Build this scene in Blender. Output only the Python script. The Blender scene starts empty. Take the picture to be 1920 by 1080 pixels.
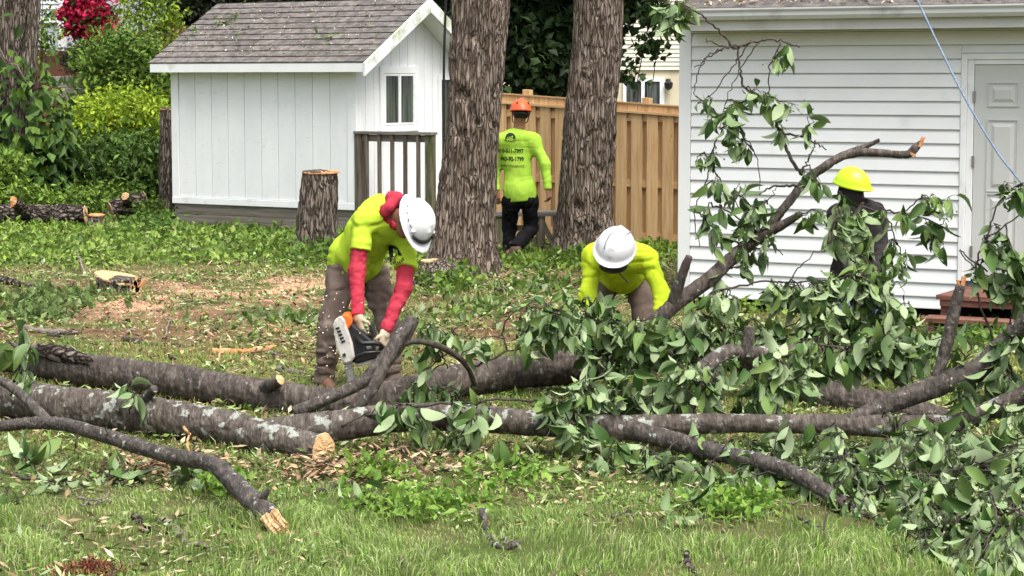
import bpy, bmesh, math, random
import numpy as np
from mathutils import Vector, Matrix
random.seed(7); RNG = np.random.default_rng(7)
SC = bpy.context.scene; COL = SC.collection
R = math.radians
# ------------------------------------------------------------------ camera, sky, sun, exposure
CAM_H = 2.2; FPX = 4100.0; PITCH = math.atan((540 - 148) / FPX)
cd = bpy.data.cameras.new('camera'); cam = bpy.data.objects.new('camera', cd); COL.objects.link(cam)
cd.sensor_width = 36; cd.lens = 36 * FPX / 1920; cd.clip_end = 900; cd.clip_start = .1
cam.location = (0, 0, CAM_H); cam.rotation_euler = (math.pi / 2 - PITCH, 0, 0); SC.camera = cam
world = bpy.data.worlds.new('World'); SC.world = world; world.use_nodes = True
wn = world.node_tree.nodes; bg = wn['Background']
sky = wn.new('ShaderNodeTexSky'); sky.sky_type = 'NISHITA'; sky.sun_disc = False
SUN_EL, SUN_AZ = R(64), R(150)            # azimuth: direction the light comes from, clockwise from +Y
sky.sun_elevation = SUN_EL; sky.sun_rotation = SUN_AZ; sky.air_density = 1.0; sky.dust_density = 6; sky.ozone_density = .6
hsv = wn.new('ShaderNodeHueSaturation'); hsv.inputs['Saturation'].default_value = .5      # grey overcast
world.node_tree.links.new(sky.outputs[0], hsv.inputs['Color']); world.node_tree.links.new(hsv.outputs[0], bg.inputs[0]); bg.inputs[1].default_value = .15
sl = bpy.data.lights.new('sun', 'SUN'); sun = bpy.data.objects.new('sun', sl); COL.objects.link(sun)
sl.energy = 1.5; sl.angle = R(30); sl.color = (1, .97, .92)
sd = Vector((math.sin(SUN_AZ) * math.cos(SUN_EL), math.cos(SUN_AZ) * math.cos(SUN_EL), math.sin(SUN_EL)))
sun.rotation_euler = sd.to_track_quat('Z', 'Y').to_euler()
SC.view_settings.view_transform = 'Standard'; SC.view_settings.look = 'None'; SC.view_settings.exposure = 1.05; SC.view_settings.gamma = 1
SC.render.engine = 'CYCLES'; SC.cycles.use_denoising = True; SC.cycles.max_bounces = 6; SC.cycles.transparent_max_bounces = 4
# ------------------------------------------------------------------ pixel -> direction helpers
CP, SP = math.cos(PITCH), math.sin(PITCH)
def ray(px, py):
    u = (px - 960) / FPX; v = (540 - py) / FPX
    return Vector((u, CP + v * SP, -SP + v * CP))
def W(px, py, Y):                         # the point of a pixel's ray at depth Y
    d = ray(px, py); t = Y / d.y
    return Vector((d.x * t, Y, CAM_H + d.z * t))
def PX(r, Y): return r * Y / FPX          # pixels -> metres at depth Y
def hit(px, py, o, n):
    d = ray(px, py); c = Vector((0, 0, CAM_H)); t = (Vector(o) - c).dot(n) / d.dot(n)
    return c + d * t
def ss(a, b, x):
    t = np.clip((np.asarray(x, float) - a) / (b - a), 0, 1); return t * t * (3 - 2 * t)
# ------------------------------------------------------------------ numpy noise
def _h(ix, iy, iz, s=0):
    n = (ix.astype(np.int64) * 374761393 + iy.astype(np.int64) * 668265263 + iz.astype(np.int64) * 2147483647 + s * 974711) & 0xffffffff
    n = ((n ^ (n >> 13)) * 1274126177) & 0xffffffff; n = ((n ^ (n >> 15)) * 2246822519) & 0xffffffff
    return ((n ^ (n >> 16)) & 0xffff) / 65535.0
def vn(p, s=0):
    p = np.asarray(p, float); i = np.floor(p); f = p - i; f = f * f * (3 - 2 * f); x, y, z = i[..., 0], i[..., 1], i[..., 2]
    r = 0
    for dx in (0, 1):
        wx = f[..., 0] if dx else 1 - f[..., 0]
        for dy in (0, 1):
            wy = f[..., 1] if dy else 1 - f[..., 1]
            for dz in (0, 1):
                wz = f[..., 2] if dz else 1 - f[..., 2]
                r = r + wx * wy * wz * _h(x + dx, y + dy, z + dz, s)
    return r
def fbm(p, o=4, s=0):
    p = np.asarray(p, float); a, r, t = 1., 0, 0
    for k in range(o): r = r + a * vn(p, s + k); t += a; a *= .5; p = p * 2.03 + 11.3
    return r / t
def p2(x, y, sc, z=0): return np.stack([np.asarray(x) * sc, np.asarray(y) * sc, np.zeros_like(np.asarray(x, float)) + z], -1)
# ------------------------------------------------------------------ the ground's height
def gz(x, y):
    x = np.asarray(x, float); y = np.asarray(y, float)
    z = .12 * ss(17, 24.5, y) * (1 - ss(.9, 3.2, x))
    z = z + 3.0 * ss(33, 47, y) * (1 - ss(-5.5, -1, x)) + 3.5 * ss(46, 75, y) * (1 - ss(-6, 2, x))
    return z + .03 * (fbm(p2(x, y, .9), 3) - .5)
def gzf(x, y): return float(gz(np.array([x]), np.array([y]))[0])
def G(px, py):                            # the ground point a pixel looks at
    d = ray(px, py); z = 0.
    for _ in range(12):
        t = (z - CAM_H) / d.z; z = gzf(d.x * t, d.y * t)
    return Vector((d.x * t, d.y * t, z))
def GN(px, py):                           # the same for arrays of pixels
    u = (np.asarray(px) - 960) / FPX; v = (540 - np.asarray(py)) / FPX; dy = CP + v * SP; dz = -SP + v * CP; z = np.zeros_like(u)
    for _ in range(8):
        t = (z - CAM_H) / dz; z = gz(u * t, dy * t)
    return np.stack([u * t, dy * t, z], -1)
def GC(cx, cy, sx, sy, k): return GN(cx + RNG.normal(size=k) * sx * .5, cy + RNG.normal(size=k) * sy * .5)
# ------------------------------------------------------------------ object helpers
def tag(o, label=None, cat=None, group=None, kind=None):
    if label: o['label'] = label
    if cat: o['category'] = cat
    if group: o['group'] = group
    if kind: o['kind'] = kind
    return o
def thing(name, label, cat, loc=(0, 0, 0), rz=0, group=None):
    o = bpy.data.objects.new(name, None); COL.objects.link(o); o.location = loc; o.rotation_euler = (0, 0, rz); o.empty_display_size = .1
    return tag(o, label, cat, group)
def link(name, me, parent=None):
    o = bpy.data.objects.new(name, me); COL.objects.link(o); o.parent = parent
    return o
def npmesh(name, v, f, mats, mi=None, smooth=False, col=None, attr='col'):
    """v (N,3); f (M,k) array or a list of such arrays; col (N,3) point colours"""
    me = bpy.data.meshes.new(name); v = np.asarray(v, np.float32)
    fs = f if isinstance(f, list) else [f]
    fs = [np.asarray(a, np.int32) for a in fs if len(a)]
    me.vertices.add(len(v)); me.vertices.foreach_set('co', v.ravel())
    n = sum(len(a) for a in fs); lv = np.concatenate([a.ravel() for a in fs])
    lt = np.concatenate([np.full(len(a), a.shape[1], np.int32) for a in fs])
    me.loops.add(len(lv)); me.loops.foreach_set('vertex_index', lv)
    me.polygons.add(n); me.polygons.foreach_set('loop_start', (np.cumsum(lt) - lt).astype(np.int32))
    for m in (mats if isinstance(mats, (list, tuple)) else [mats]): me.materials.append(m)
    if mi is not None: me.polygons.foreach_set('material_index', np.asarray(mi, np.int32))
    me.polygons.foreach_set('use_smooth', np.full(n, bool(smooth)))
    if col is not None:
        c = np.ones((len(v), 4), np.float32); c[:, :3] = col
        a = me.attributes.new(attr, 'FLOAT_COLOR', 'POINT'); a.data.foreach_set('color', c.ravel())
    me.update(calc_edges=True)
    return me
class MB:
    def __init__(s): s.v = []; s.f = []; s.mi = []; s.m = 0
    def add(s, vs, fs):
        b = len(s.v); s.v += [tuple(p) for p in vs]; s.f += [tuple(b + i for i in q) for q in fs]; s.mi += [s.m] * len(fs); return s
    def box(s, x0, x1, y0, y1, z0, z1):
        return s.add([(x, y, z) for z in (z0, z1) for y in (y0, y1) for x in (x0, x1)],
                     [(0, 2, 3, 1), (4, 5, 7, 6), (0, 1, 5, 4), (2, 6, 7, 3), (0, 4, 6, 2), (1, 3, 7, 5)])
    def obox(s, c, ax, ay, az):            # oriented box: centre and half axes
        c, ax, ay, az = map(Vector, (c, ax, ay, az))
        return s.add([c + ax * i + ay * j + az * k for k in (-1, 1) for j in (-1, 1) for i in (-1, 1)],
                     [(0, 2, 3, 1), (4, 5, 7, 6), (0, 1, 5, 4), (2, 6, 7, 3), (0, 4, 6, 2), (1, 3, 7, 5)])
    def prism(s, poly, vec):               # planar polygon (CCW seen against vec) extruded by vec
        vec = Vector(vec); n = len(poly); a = [Vector(p) for p in poly]
        return s.add(a + [p + vec for p in a], [tuple(range(n - 1, -1, -1)), tuple(range(n, 2 * n))] + [(i, (i + 1) % n, n + (i + 1) % n, n + i) for i in range(n)])
    def tube(s, pts, rad, seg=8, cap=True):
        pts = [Vector(p) for p in pts]; n = len(pts); rad = rad if isinstance(rad, (list, tuple)) else [rad] * n
        t = (pts[1] - pts[0]).normalized(); u = t.orthogonal().normalized(); vs = []; fs = []
        for i, p in enumerate(pts):
            t2 = (pts[min(i + 1, n - 1)] - pts[max(i - 1, 0)]).normalized()
            u = (u - t2 * u.dot(t2)).normalized(); w = t2.cross(u)
            vs += [p + (u * math.cos(2 * math.pi * k / seg) + w * math.sin(2 * math.pi * k / seg)) * rad[i] for k in range(seg)]
        for i in range(n - 1):
            fs += [(i * seg + k, i * seg + (k + 1) % seg, (i + 1) * seg + (k + 1) % seg, (i + 1) * seg + k) for k in range(seg)]
        if cap: fs += [tuple(range(seg - 1, -1, -1)), tuple((n - 1) * seg + k for k in range(seg))]
        return s.add(vs, fs)
    def mesh(s, name, mats, smooth=False):
        me = bpy.data.meshes.new(name); me.from_pydata(s.v, [], s.f)
        for m in (mats if isinstance(mats, (list, tuple)) else [mats]): me.materials.append(m)
        me.polygons.foreach_set('material_index', s.mi)
        me.polygons.foreach_set('use_smooth', [smooth] * len(s.f)); me.update(); return me
    def build(s, name, mats, parent=None, smooth=False, bevel=0):
        o = link(name, s.mesh(name, mats, smooth), parent)
        if bevel:
            b = o.modifiers.new('bevel', 'BEVEL'); b.width = bevel; b.segments = 2; b.limit_method = 'ANGLE'
        return o
def bx(*a): return MB().box(*a)
# ------------------------------------------------------------------ materials
MT = {}
def mat(n, c1, c2=None, c3=None, sc=6, st=(1, 1, 1), det=5, rough=.7, bump=0, bsc=None, bst=None, spec=.3, attr=None, rnd=0, trans=0, lo=.35, hi=.65, dirt=None, metal=0, wave=None, crack=None):
    m = bpy.data.materials.new(n); m.use_nodes = True; t = m.node_tree; N = t.nodes; L = t.links.new; b = N['Principled BSDF']
    b.inputs['Roughness'].default_value = rough; b.inputs['Specular IOR Level'].default_value = spec; b.inputs['Metallic'].default_value = metal
    tc = N.new('ShaderNodeTexCoord'); oi = N.new('ShaderNodeObjectInfo')
    off = N.new('ShaderNodeVectorMath'); off.operation = 'MULTIPLY_ADD'; L(oi.outputs['Random'], off.inputs[0]); off.inputs[1].default_value = (37, 53, 71); L(tc.outputs['Object'], off.inputs[2])
    def noise(scale, stretch, detail):
        mp = N.new('ShaderNodeVectorMath'); mp.operation = 'MULTIPLY'; L(off.outputs[0], mp.inputs[0]); mp.inputs[1].default_value = stretch
        x = N.new('ShaderNodeTexNoise'); x.inputs['Scale'].default_value = scale; x.inputs['Detail'].default_value = detail; x.inputs['Roughness'].default_value = .6
        L(mp.outputs[0], x.inputs['Vector']); return x
    if attr:
        a = N.new('ShaderNodeAttribute'); a.attribute_name = attr; out = a.outputs['Color']
    elif c2:
        x = noise(sc, st, det); r = N.new('ShaderNodeValToRGB'); e = r.color_ramp.elements
        e[0].position = lo; e[0].color = (*c1, 1); e[1].position = hi; e[1].color = (*(c3 or c2), 1)
        if c3: k = e.new((lo + hi) / 2); k.color = (*c2, 1)
        src = x.outputs['Fac']
        if wave:
            w = N.new('ShaderNodeTexWave'); w.wave_type = wave[0]; w.inputs['Scale'].default_value = wave[1]; w.inputs['Distortion'].default_value = wave[2]; w.inputs['Detail'].default_value = 3
            if wave[0] == 'RINGS': w.rings_direction = 'SPHERICAL'
            L(tc.outputs['Object'], w.inputs['Vector']); mx = N.new('ShaderNodeMath'); mx.operation = 'MULTIPLY_ADD'; L(w.outputs['Fac'], mx.inputs[0]); mx.inputs[1].default_value = .35
            m2 = N.new('ShaderNodeMath'); m2.operation = 'MULTIPLY'; L(src, m2.inputs[0]); m2.inputs[1].default_value = .68; L(m2.outputs[0], mx.inputs[2]); src = mx.outputs[0]
        L(src, r.inputs['Fac']); out = r.outputs['Color']
    else:
        q = N.new('ShaderNodeRGB'); q.outputs[0].default_value = (*c1, 1); out = q.outputs[0]
    if dirt:                                # (colour, scale, lo, hi): stains with a shape of their own
        x = noise(dirt[1], dirt[4] if len(dirt) > 4 else (1, 1, 1), 6); r = N.new('ShaderNodeMapRange'); r.inputs[1].default_value = dirt[2]; r.inputs[2].default_value = dirt[3]; L(x.outputs['Fac'], r.inputs[0])
        mx = N.new('ShaderNodeMixRGB'); L(r.outputs[0], mx.inputs[0]); L(out, mx.inputs[1]); mx.inputs[2].default_value = (*dirt[0], 1); out = mx.outputs[0]
    cd_ = None
    if crack:                               # (scale, stretch, width, furrow colour): split bark plates
        wv = noise(crack[0] * .5, crack[1], 3); ma = N.new('ShaderNodeVectorMath'); ma.operation = 'MULTIPLY'; L(off.outputs[0], ma.inputs[0]); ma.inputs[1].default_value = crack[1]
        sm = N.new('ShaderNodeVectorMath'); sm.operation = 'MULTIPLY_ADD'; L(wv.outputs['Color'], sm.inputs[0]); sm.inputs[1].default_value = (1.3 / crack[0],) * 3; L(ma.outputs[0], sm.inputs[2])
        vo = N.new('ShaderNodeTexVoronoi'); vo.feature = 'DISTANCE_TO_EDGE'; vo.inputs['Scale'].default_value = crack[0]; L(sm.outputs[0], vo.inputs['Vector'])
        cr = N.new('ShaderNodeMapRange'); cr.inputs[1].default_value = .02; cr.inputs[2].default_value = crack[2]; L(vo.outputs['Distance'], cr.inputs[0]); cd_ = cr.outputs[0]
        mx = N.new('ShaderNodeMixRGB'); L(cd_, mx.inputs[0]); mx.inputs[1].default_value = (*crack[3], 1); L(out, mx.inputs[2]); out = mx.outputs[0]
    if rnd:
        h = N.new('ShaderNodeHueSaturation'); mr = N.new('ShaderNodeMapRange'); L(oi.outputs['Random'], mr.inputs[0]); mr.inputs[3].default_value = 1 - rnd; mr.inputs[4].default_value = 1 + rnd
        L(mr.outputs[0], h.inputs['Value']); L(out, h.inputs['Color']); out = h.outputs[0]
    L(out, b.inputs['Base Color'])
    if bump:
        x = noise(bsc or sc * 3, bst or st, 8); bp = N.new('ShaderNodeBump'); bp.inputs['Strength'].default_value = min(1, bump); bp.inputs['Distance'].default_value = .01 * max(1, bump)
        L(x.outputs['Fac'], bp.inputs['Height']); L(bp.outputs[0], b.inputs['Normal'])
        if cd_:
            b2 = N.new('ShaderNodeBump'); b2.inputs['Strength'].default_value = 1; b2.inputs['Distance'].default_value = .03; L(cd_, b2.inputs['Height']); L(bp.outputs[0], b2.inputs['Normal']); L(b2.outputs[0], b.inputs['Normal'])
    if trans:
        tr = N.new('ShaderNodeBsdfTranslucent'); L(out, tr.inputs[0]); mx = N.new('ShaderNodeMixShader'); mx.inputs[0].default_value = trans
        L(b.outputs[0], mx.inputs[1]); L(tr.outputs[0], mx.inputs[2]); L(mx.outputs[0], N['Material Output'].inputs[0])
    MT[n] = m; return m
mat('white_paint', (.72, .74, .745), (.78, .80, .80), sc=3, st=(1, 1, .35), rough=.55, bump=.25, bsc=30, bst=(.5, .5, 6), dirt=((.55, .57, .56), 6, .60, .8, (1, 1, 4)))
mat('white_trim', (.73, .75, .75), (.79, .81, .81), sc=4, rough=.5, bump=.1, bsc=40, dirt=((.33, .35, .30), 2.2, .6, .82))
mat('mossy_trim', (.66, .69, .68), (.74, .77, .78), sc=4, rough=.6, bump=.1, bsc=40, dirt=((.36, .40, .24), 3.0, .50, .66))
mat('groove', (.17, .18, .19), rough=.8)
mat('vinyl', (.71, .73, .725), (.76, .78, .775), sc=1.5, st=(1, 1, .2), rough=.42, spec=.4, bump=.05, bsc=60, rnd=.03, dirt=((.52, .53, .50), 1.3, .62, .85, (1, 1, .6)))
mat('door_paint', (.50, .52, .50), (.53, .55, .53), sc=2, rough=.45, spec=.4)
mat('gutter', (.52, .54, .54), (.60, .62, .62), sc=3, st=(.3, 1, 1), rough=.4, spec=.5, dirt=((.24, .25, .24), 2.5, .55, .8))
mat('fascia', (.52, .53, .51), (.58, .59, .57), sc=3, rough=.5, dirt=((.36, .37, .28), 2, .55, .85))
mat('shingle', (.082, .076, .072), (.135, .122, .113), (.195, .175, .16), sc=9, rough=.95, bump=.9, bsc=160, rnd=.16, dirt=((.22, .19, .165), 14, .58, .72))
mat('old_wood', (.10, .085, .068), (.17, .15, .125), (.22, .20, .17), sc=5, st=(.35, 3, 9), rough=.85, bump=.5, bsc=22, bst=(.3, 3, 9), rnd=.12)
mat('old_wood_v', (.07, .055, .04), (.125, .10, .078), (.18, .155, .125), sc=5, st=(5, 5, .4), rough=.85, bump=.5, bsc=22, bst=(5, 5, .4), rnd=.15)
mat('green_wood', (.055, .06, .025), (.10, .10, .05), (.15, .14, .09), sc=5, st=(4, 4, .6), rough=.9, bump=.5, bsc=20, bst=(4, 4, .5))
mat('cedar', (.42, .25, .11), (.54, .345, .17), (.62, .43, .23), sc=3.2, st=(9, 9, .55), det=8, rough=.65, bump=.25, bsc=14, bst=(9, 9, .5), rnd=.13, lo=.3, hi=.7, dirt=((.2, .085, .03), 3.2, .68, .74, (3, 3, 1.6)))
mat('cedar_h', (.42, .25, .11), (.54, .345, .17), (.62, .43, .23), sc=3.2, st=(.55, 9, 9), det=8, rough=.65, bump=.25, bsc=14, bst=(.5, 9, 9), rnd=.1, lo=.3, hi=.7)
mat('red_deck', (.10, .042, .03), (.15, .065, .048), (.22, .12, .09), sc=5, st=(.4, 3, 3), rough=.8, bump=.4, bsc=25, bst=(.4, 3, 3), rnd=.1)
mat('gap_shade', (.012, .012, .011), rough=.95, spec=0)  # near-black that paints in the shade of gaps and hollows
mat('glass_dark', (.008, .010, .010), (.12, .13, .13), sc=4, st=(6, 6, .2), rough=.06, spec=.5)
mat('curtain', (.10, .11, .11), (.22, .23, .22), sc=8, st=(3, 3, .05), rough=.9)
mat('black_metal', (.012, .012, .013), rough=.4, spec=.5)
mat('steel', (.35, .34, .32), rough=.4, metal=.8)
mat('cream_siding', (.60, .58, .46), (.66, .64, .52), sc=2, rough=.5, rnd=.02)
mat('stucco', (.52, .46, .33), (.58, .52, .39), sc=4, rough=.9, bump=.4, bsc=60)
mat('far_siding', (.55, .60, .64), (.62, .67, .70), sc=1.2, rough=.5, rnd=.03)
mat('far_panel', (.42, .47, .52), (.55, .60, .64), sc=2.2, rough=.7)
mat('stone', (.16, .15, .13), (.27, .255, .23), sc=5, rough=.95, bump=.6, bsc=20, rnd=.2)
BARK = dict(rough=.95, spec=.12, bump=1.6)
mat('maple_bark', (.13, .10, .078), (.215, .172, .138), (.34, .29, .25), sc=5, st=(2.6, 2.6, .55), det=8, bsc=17, bst=(2.6, 2.6, .5), lo=.3, hi=.7, dirt=((.016, .012, .010), 1.9, .585, .70, (1, 1, .55)), crack=(13, (2.3, 2.3, .26), .15, (.105, .08, .062)), **BARK)
mat('stump_bark', (.11, .086, .068), (.20, .165, .135), (.32, .28, .24), sc=6, st=(2.6, 2.6, .55), det=8, bsc=17, bst=(2.6, 2.6, .5), lo=.3, hi=.7, crack=(12, (2.3, 2.3, .28), .15, (.07, .054, .043)), **BARK)
mat('rough_bark', (.05, .038, .03), (.13, .105, .086), (.28, .25, .22), sc=10, st=(.8, 2, 2), det=8, bsc=20, crack=(9, (.9, 1.8, 1.8), .22, (.02, .016, .013)), **BARK)
CB_ = dict(rough=.72, spec=.3, bump=2.2, det=10, lo=.28, hi=.74)
mat('cherry_bark', (.02, .015, .012), (.075, .06, .049), (.165, .14, .12), sc=7, st=(4.5, 1.3, 1.3), bsc=11, bst=(5, 1.4, 1.4), dirt=((.24, .235, .21), 22, .62, .68), **CB_)
mat('lichen_bark', (.024, .018, .015), (.088, .072, .059), (.19, .165, .14), sc=7, st=(4, 1.4, 1.4), bsc=11, bst=(5, 1.4, 1.4), dirt=((.30, .32, .28), 9.5, .565, .60), **CB_)
mat('branch_bark', (.022, .018, .015), (.075, .063, .054), (.17, .15, .13), sc=11, st=(3, 1.6, 1.6), bsc=17, bst=(4, 1.6, 1.6), dirt=((.36, .38, .34), 22, .63, .66), **CB_)
mat('twig_bark', (.022, .018, .014), (.075, .06, .048), sc=20, rough=.75, bump=.5, bsc=60)
mat('cut_wood', (.38, .215, .09), (.52, .33, .155), (.62, .44, .25), sc=14, rough=.8, bump=.4, bsc=40, wave=('RINGS', 22, 1.2))
mat('orange_wood', (.34, .13, .045), (.52, .24, .10), (.66, .42, .22), sc=14, rough=.8, bump=.6, bsc=40)
mat('veg', (1, 1, 1), attr='col', rough=.55, spec=.25, trans=.3)
mat('litter', (1, 1, 1), attr='col', rough=.8, spec=.15)
# ================================================================== the ground
def axis(a, b, step, far, n):
    core = np.arange(a, b + 1e-6, step); g = np.geomspace(step * 2, far, n)
    return np.concatenate([(a - g)[::-1], core, b + g])
gx = axis(-7, 7, .09, 320, 34); gy = np.concatenate([np.linspace(-60, 7, 24)[:-1], np.arange(7, 36, .09), 36 + np.geomspace(.18, 420, 48)])
X, Y = np.meshgrid(gx, gy); Z = gz(X, Y)
def regions(x, y):
    """soil, sawdust, lush weights from where things were cut and trodden"""
    n1 = fbm(p2(x, y, .8, 3), 4); n2 = fbm(p2(x, y, 2.6, 9), 4); n3 = fbm(p2(x, y, 7, 2), 3)
    dry = ss(14.2, 16.2, y) * (1 - ss(23.5, 26, y + 1.2 * (n1 - .5))) * (1 - .75 * ss(.5, 2.2, x))
    soil = dry * ss(.52, .68, n1 * .55 + n2 * .45 + .04)
    saw = np.exp(-(((x + 2.45) / 1.0) ** 2 + ((y - 22.2) / 1.1) ** 2)) + .7 * np.exp(-(((x + 3.6) / .55) ** 2 + ((y - 20.6) / .9) ** 2)) + .5 * np.exp(-(((x + 1.4) / .5) ** 2 + ((y - 24.3) / .6) ** 2)) + .35 * np.exp(-(((x + .2) / .9) ** 2 + ((y - 23.8) / 1) ** 2))
    saw = np.clip(saw * ss(.44, .62, n2 * .5 + n3 * .5) * 1.25, 0, 1)
    return dry, soil, saw, n1, n2, n3
dry, soil, saw, n1, n2, n3 = regions(X, Y)
def mixc(a, b, t): return a + (np.asarray(b) - a) * t[..., None]
gc = np.zeros(X.shape + (3,)) + np.array((.062, .085, .022))
gc = mixc(gc, (.10, .082, .04), ss(.4, .62, n2) * .8)
gc = mixc(gc, (.17, .13, .065), dry * ss(.36, .6, n2 * .5 + n3 * .5))
gc = mixc(gc, (.125, .075, .042), soil); gc = mixc(gc, (.48, .30, .185), saw)
hill = ss(36, 39, Y) * (1 - ss(-4.5, -2, X)); gc = mixc(gc, (.05, .018, .011), hill * (1 - ss(55, 58, Y)))
gc = mixc(gc, (.10, .16, .035), ss(55, 58, Y)); gc *= (.72 + .56 * n3)[..., None]
ny, nx = X.shape; idx = np.arange(ny * nx).reshape(ny, nx)
gf = np.stack([idx[:-1, :-1], idx[:-1, 1:], idx[1:, 1:], idx[1:, :-1]], -1).reshape(-1, 4)
gm = mat('soil', (1, 1, 1), attr='col', rough=.95, spec=.1, bump=1.2, bsc=26)
ground = tag(link('ground', npmesh('ground', np.stack([X, Y, Z], -1).reshape(-1, 3), gf, gm, smooth=True, col=gc.reshape(-1, 3))), 'trodden back yard ground of grass, soil and sawdust', 'ground', kind='structure')

# ================================================================== the small shed
SHO = Vector((-2.04, 28.6, 0)); SHR = math.atan2(-.541, .841)
shed = thing('garden_shed', 'small white board-sided shed with grey shingled gable roof and railed porch', 'shed', SHO, SHR)
SHM = Matrix.Translation(SHO) @ Matrix.Rotation(SHR, 4, 'Z'); SHI = SHM.inverted()
def on_plane(px, py, M, axis_i, off):     # pixel -> local coordinates on the local plane axis=off
    n = (M.to_3x3() @ Vector([1 if k == axis_i else 0 for k in range(3)])); o = M @ Vector([off if k == axis_i else 0 for k in range(3)])
    return M.inverted() @ hit(px, py, o, n)
SL = 3.14; SW = 2.5; FZ = .5; EZ = 2.36; RY = 1.25; RZ = 3.26; pitch = math.atan2(RZ - 2.42, RY + .18)
def roofz(y): return 2.42 + (RZ - 2.42) * ((y + .18) / (RY + .18)) if y <= RY else RZ - (RZ - 2.42) * ((y - RY) / (SW + .18 - RY))
w = MB().box(-SL, 0, .012, SW, FZ, EZ - .02); w.prism([(-SL, .012, EZ - .02), (-SL, SW, EZ - .02), (-SL, RY, RZ - .12)], (SL, 0, 0))
wall = w.build('wall', MT['groove'], shed)
# front boards
nb = 10; x0, x1 = -SL + .12, -.12; bw = (x1 - x0) / nb
bm_ = bx(.004, bw - .004, -.012, .013, 0, EZ - FZ - .09).mesh('board', MT['white_paint'])
for i in range(nb):
    o = link('board', bm_, wall); o.location = (x0 + i * bw, 0, FZ + .08)
# gable boards cut to the slope
nb = 13; bw = SW / nb
for i in range(nb):
    a, b = i * bw + .004, (i + 1) * bw - .004; ps = [a, b] if not a < RY < b else [a, RY, b]
    poly = [(-.006, a, FZ + .02), (-.006, b, FZ + .02)] + [(-.006, y, roofz(y) - .10) for y in reversed(ps)]
    MB().prism(poly, (.022, 0, 0)).build('board', MT['white_paint'], wall)
for (a, b, c, d, e, f) in ((-SL - .01, -SL + .115, -.03, .02, FZ, EZ), (-.115, .03, -.03, .02, FZ, EZ), (-SL - .012, .032, -.034, .02, FZ - .012, FZ + .075)):
    bx(a, b, c, d, e, f).build('trim_board', MT['white_trim'], wall, bevel=.004)
bx(-.02, .03, .02, .085, FZ, EZ + .06).build('trim_board', MT['white_trim'], wall)
# the roof: deck, shingles, fascia, rake boards
roof = MB()
for (ya, yb) in ((-.2, RY), (SW + .2, RY)):
    za, zb = roofz(max(min(ya, SW + .18), -.18)) - .01, RZ
    roof.add([(-SL - .22, ya, za - .05), (.3, ya, za - .05), (.3, yb, zb - .05), (-SL - .22, yb, zb - .05), (-SL - .22, ya, za), (.3, ya, za), (.3, yb, zb), (-SL - .22, yb, zb)],
             [(0, 1, 2, 3), (4, 7, 6, 5), (0, 4, 5, 1), (3, 2, 6, 7), (0, 3, 7, 4), (1, 5, 6, 2)])
roof = roof.build('roof', MT['white_trim'], shed)
nr = 11; slope = math.hypot(RY + .22, RZ - 2.41); ex = slope / nr
for r in range(nr):
    t = r / nr; yb = -.22 + (RY + .22) * t; zb = 2.41 + (RZ - 2.41) * t; x = -SL - .24 + (0 if r % 2 else -.0); k = 0
    xe = .31
    while x < xe - .02:
        wd = min(random.uniform(.26, .42) if k else random.uniform(.12, .34), xe - x); k += 1
        th = random.uniform(.012, .017); lift = random.uniform(0, .003)
        m = MB().add([(0, 0, 0), (wd - .006, 0, 0), (wd - .006, ex * 1.12, -.012), (0, ex * 1.12, -.012), (0, -.003, th + lift), (wd - .006, -.003, th + random.uniform(0, .003)), (wd - .006, ex * 1.12, 0), (0, ex * 1.12, 0)],
                     [(0, 3, 2, 1), (4, 5, 6, 7), (0, 1, 5, 4), (2, 3, 7, 6), (0, 4, 7, 3), (1, 2, 6, 5)])
        o = m.build('shingle', MT['shingle'], roof); o.location = (x, yb, zb + .004); o.rotation_euler = (pitch, 0, 0); x += wd
bs = MB().add([(-SL - .24, RY, RZ + .02), (.31, RY, RZ + .02), (.31, SW + .22, 2.41), (-SL - .24, SW + .22, 2.41), (-SL - .24, RY, RZ + .005), (.31, RY, RZ + .005), (.31, SW + .22, 2.395), (-SL - .24, SW + .22, 2.395)],
              [(0, 1, 2, 3), (4, 7, 6, 5), (2, 6, 7, 3), (0, 3, 7, 4), (1, 5, 6, 2)])
tag(bs.build('shingle', MT['shingle'], roof), kind='stuff')
bx(-SL - .21, .29, -.225, -.185, 2.29, 2.40).build('fascia', MT['white_trim'], roof)
bx(-SL - .2, .28, -.185, .02, 2.335, 2.352).build('soffit', MT['white_trim'], roof)
for sgn in (0, 1):
    ys = (-.235, RY) if not sgn else (SW + .235, RY)
    poly = [(.30, ys[0], 2.24), (.30, ys[0], 2.405), (.30, ys[1], RZ + .012), (.30, ys[1], RZ - .17)]
    MB().prism(poly if sgn else poly[::-1], (.035, 0, 0)).build('rake_board', MT['mossy_trim'], roof)
    MB().add([(.02, ys[0] * .9, 2.33), (.30, ys[0] * .9, 2.33), (.30, RY, RZ - .14), (.02, RY, RZ - .14)], [(0, 1, 2, 3)]).build('soffit', MT['white_trim'], roof)
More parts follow.
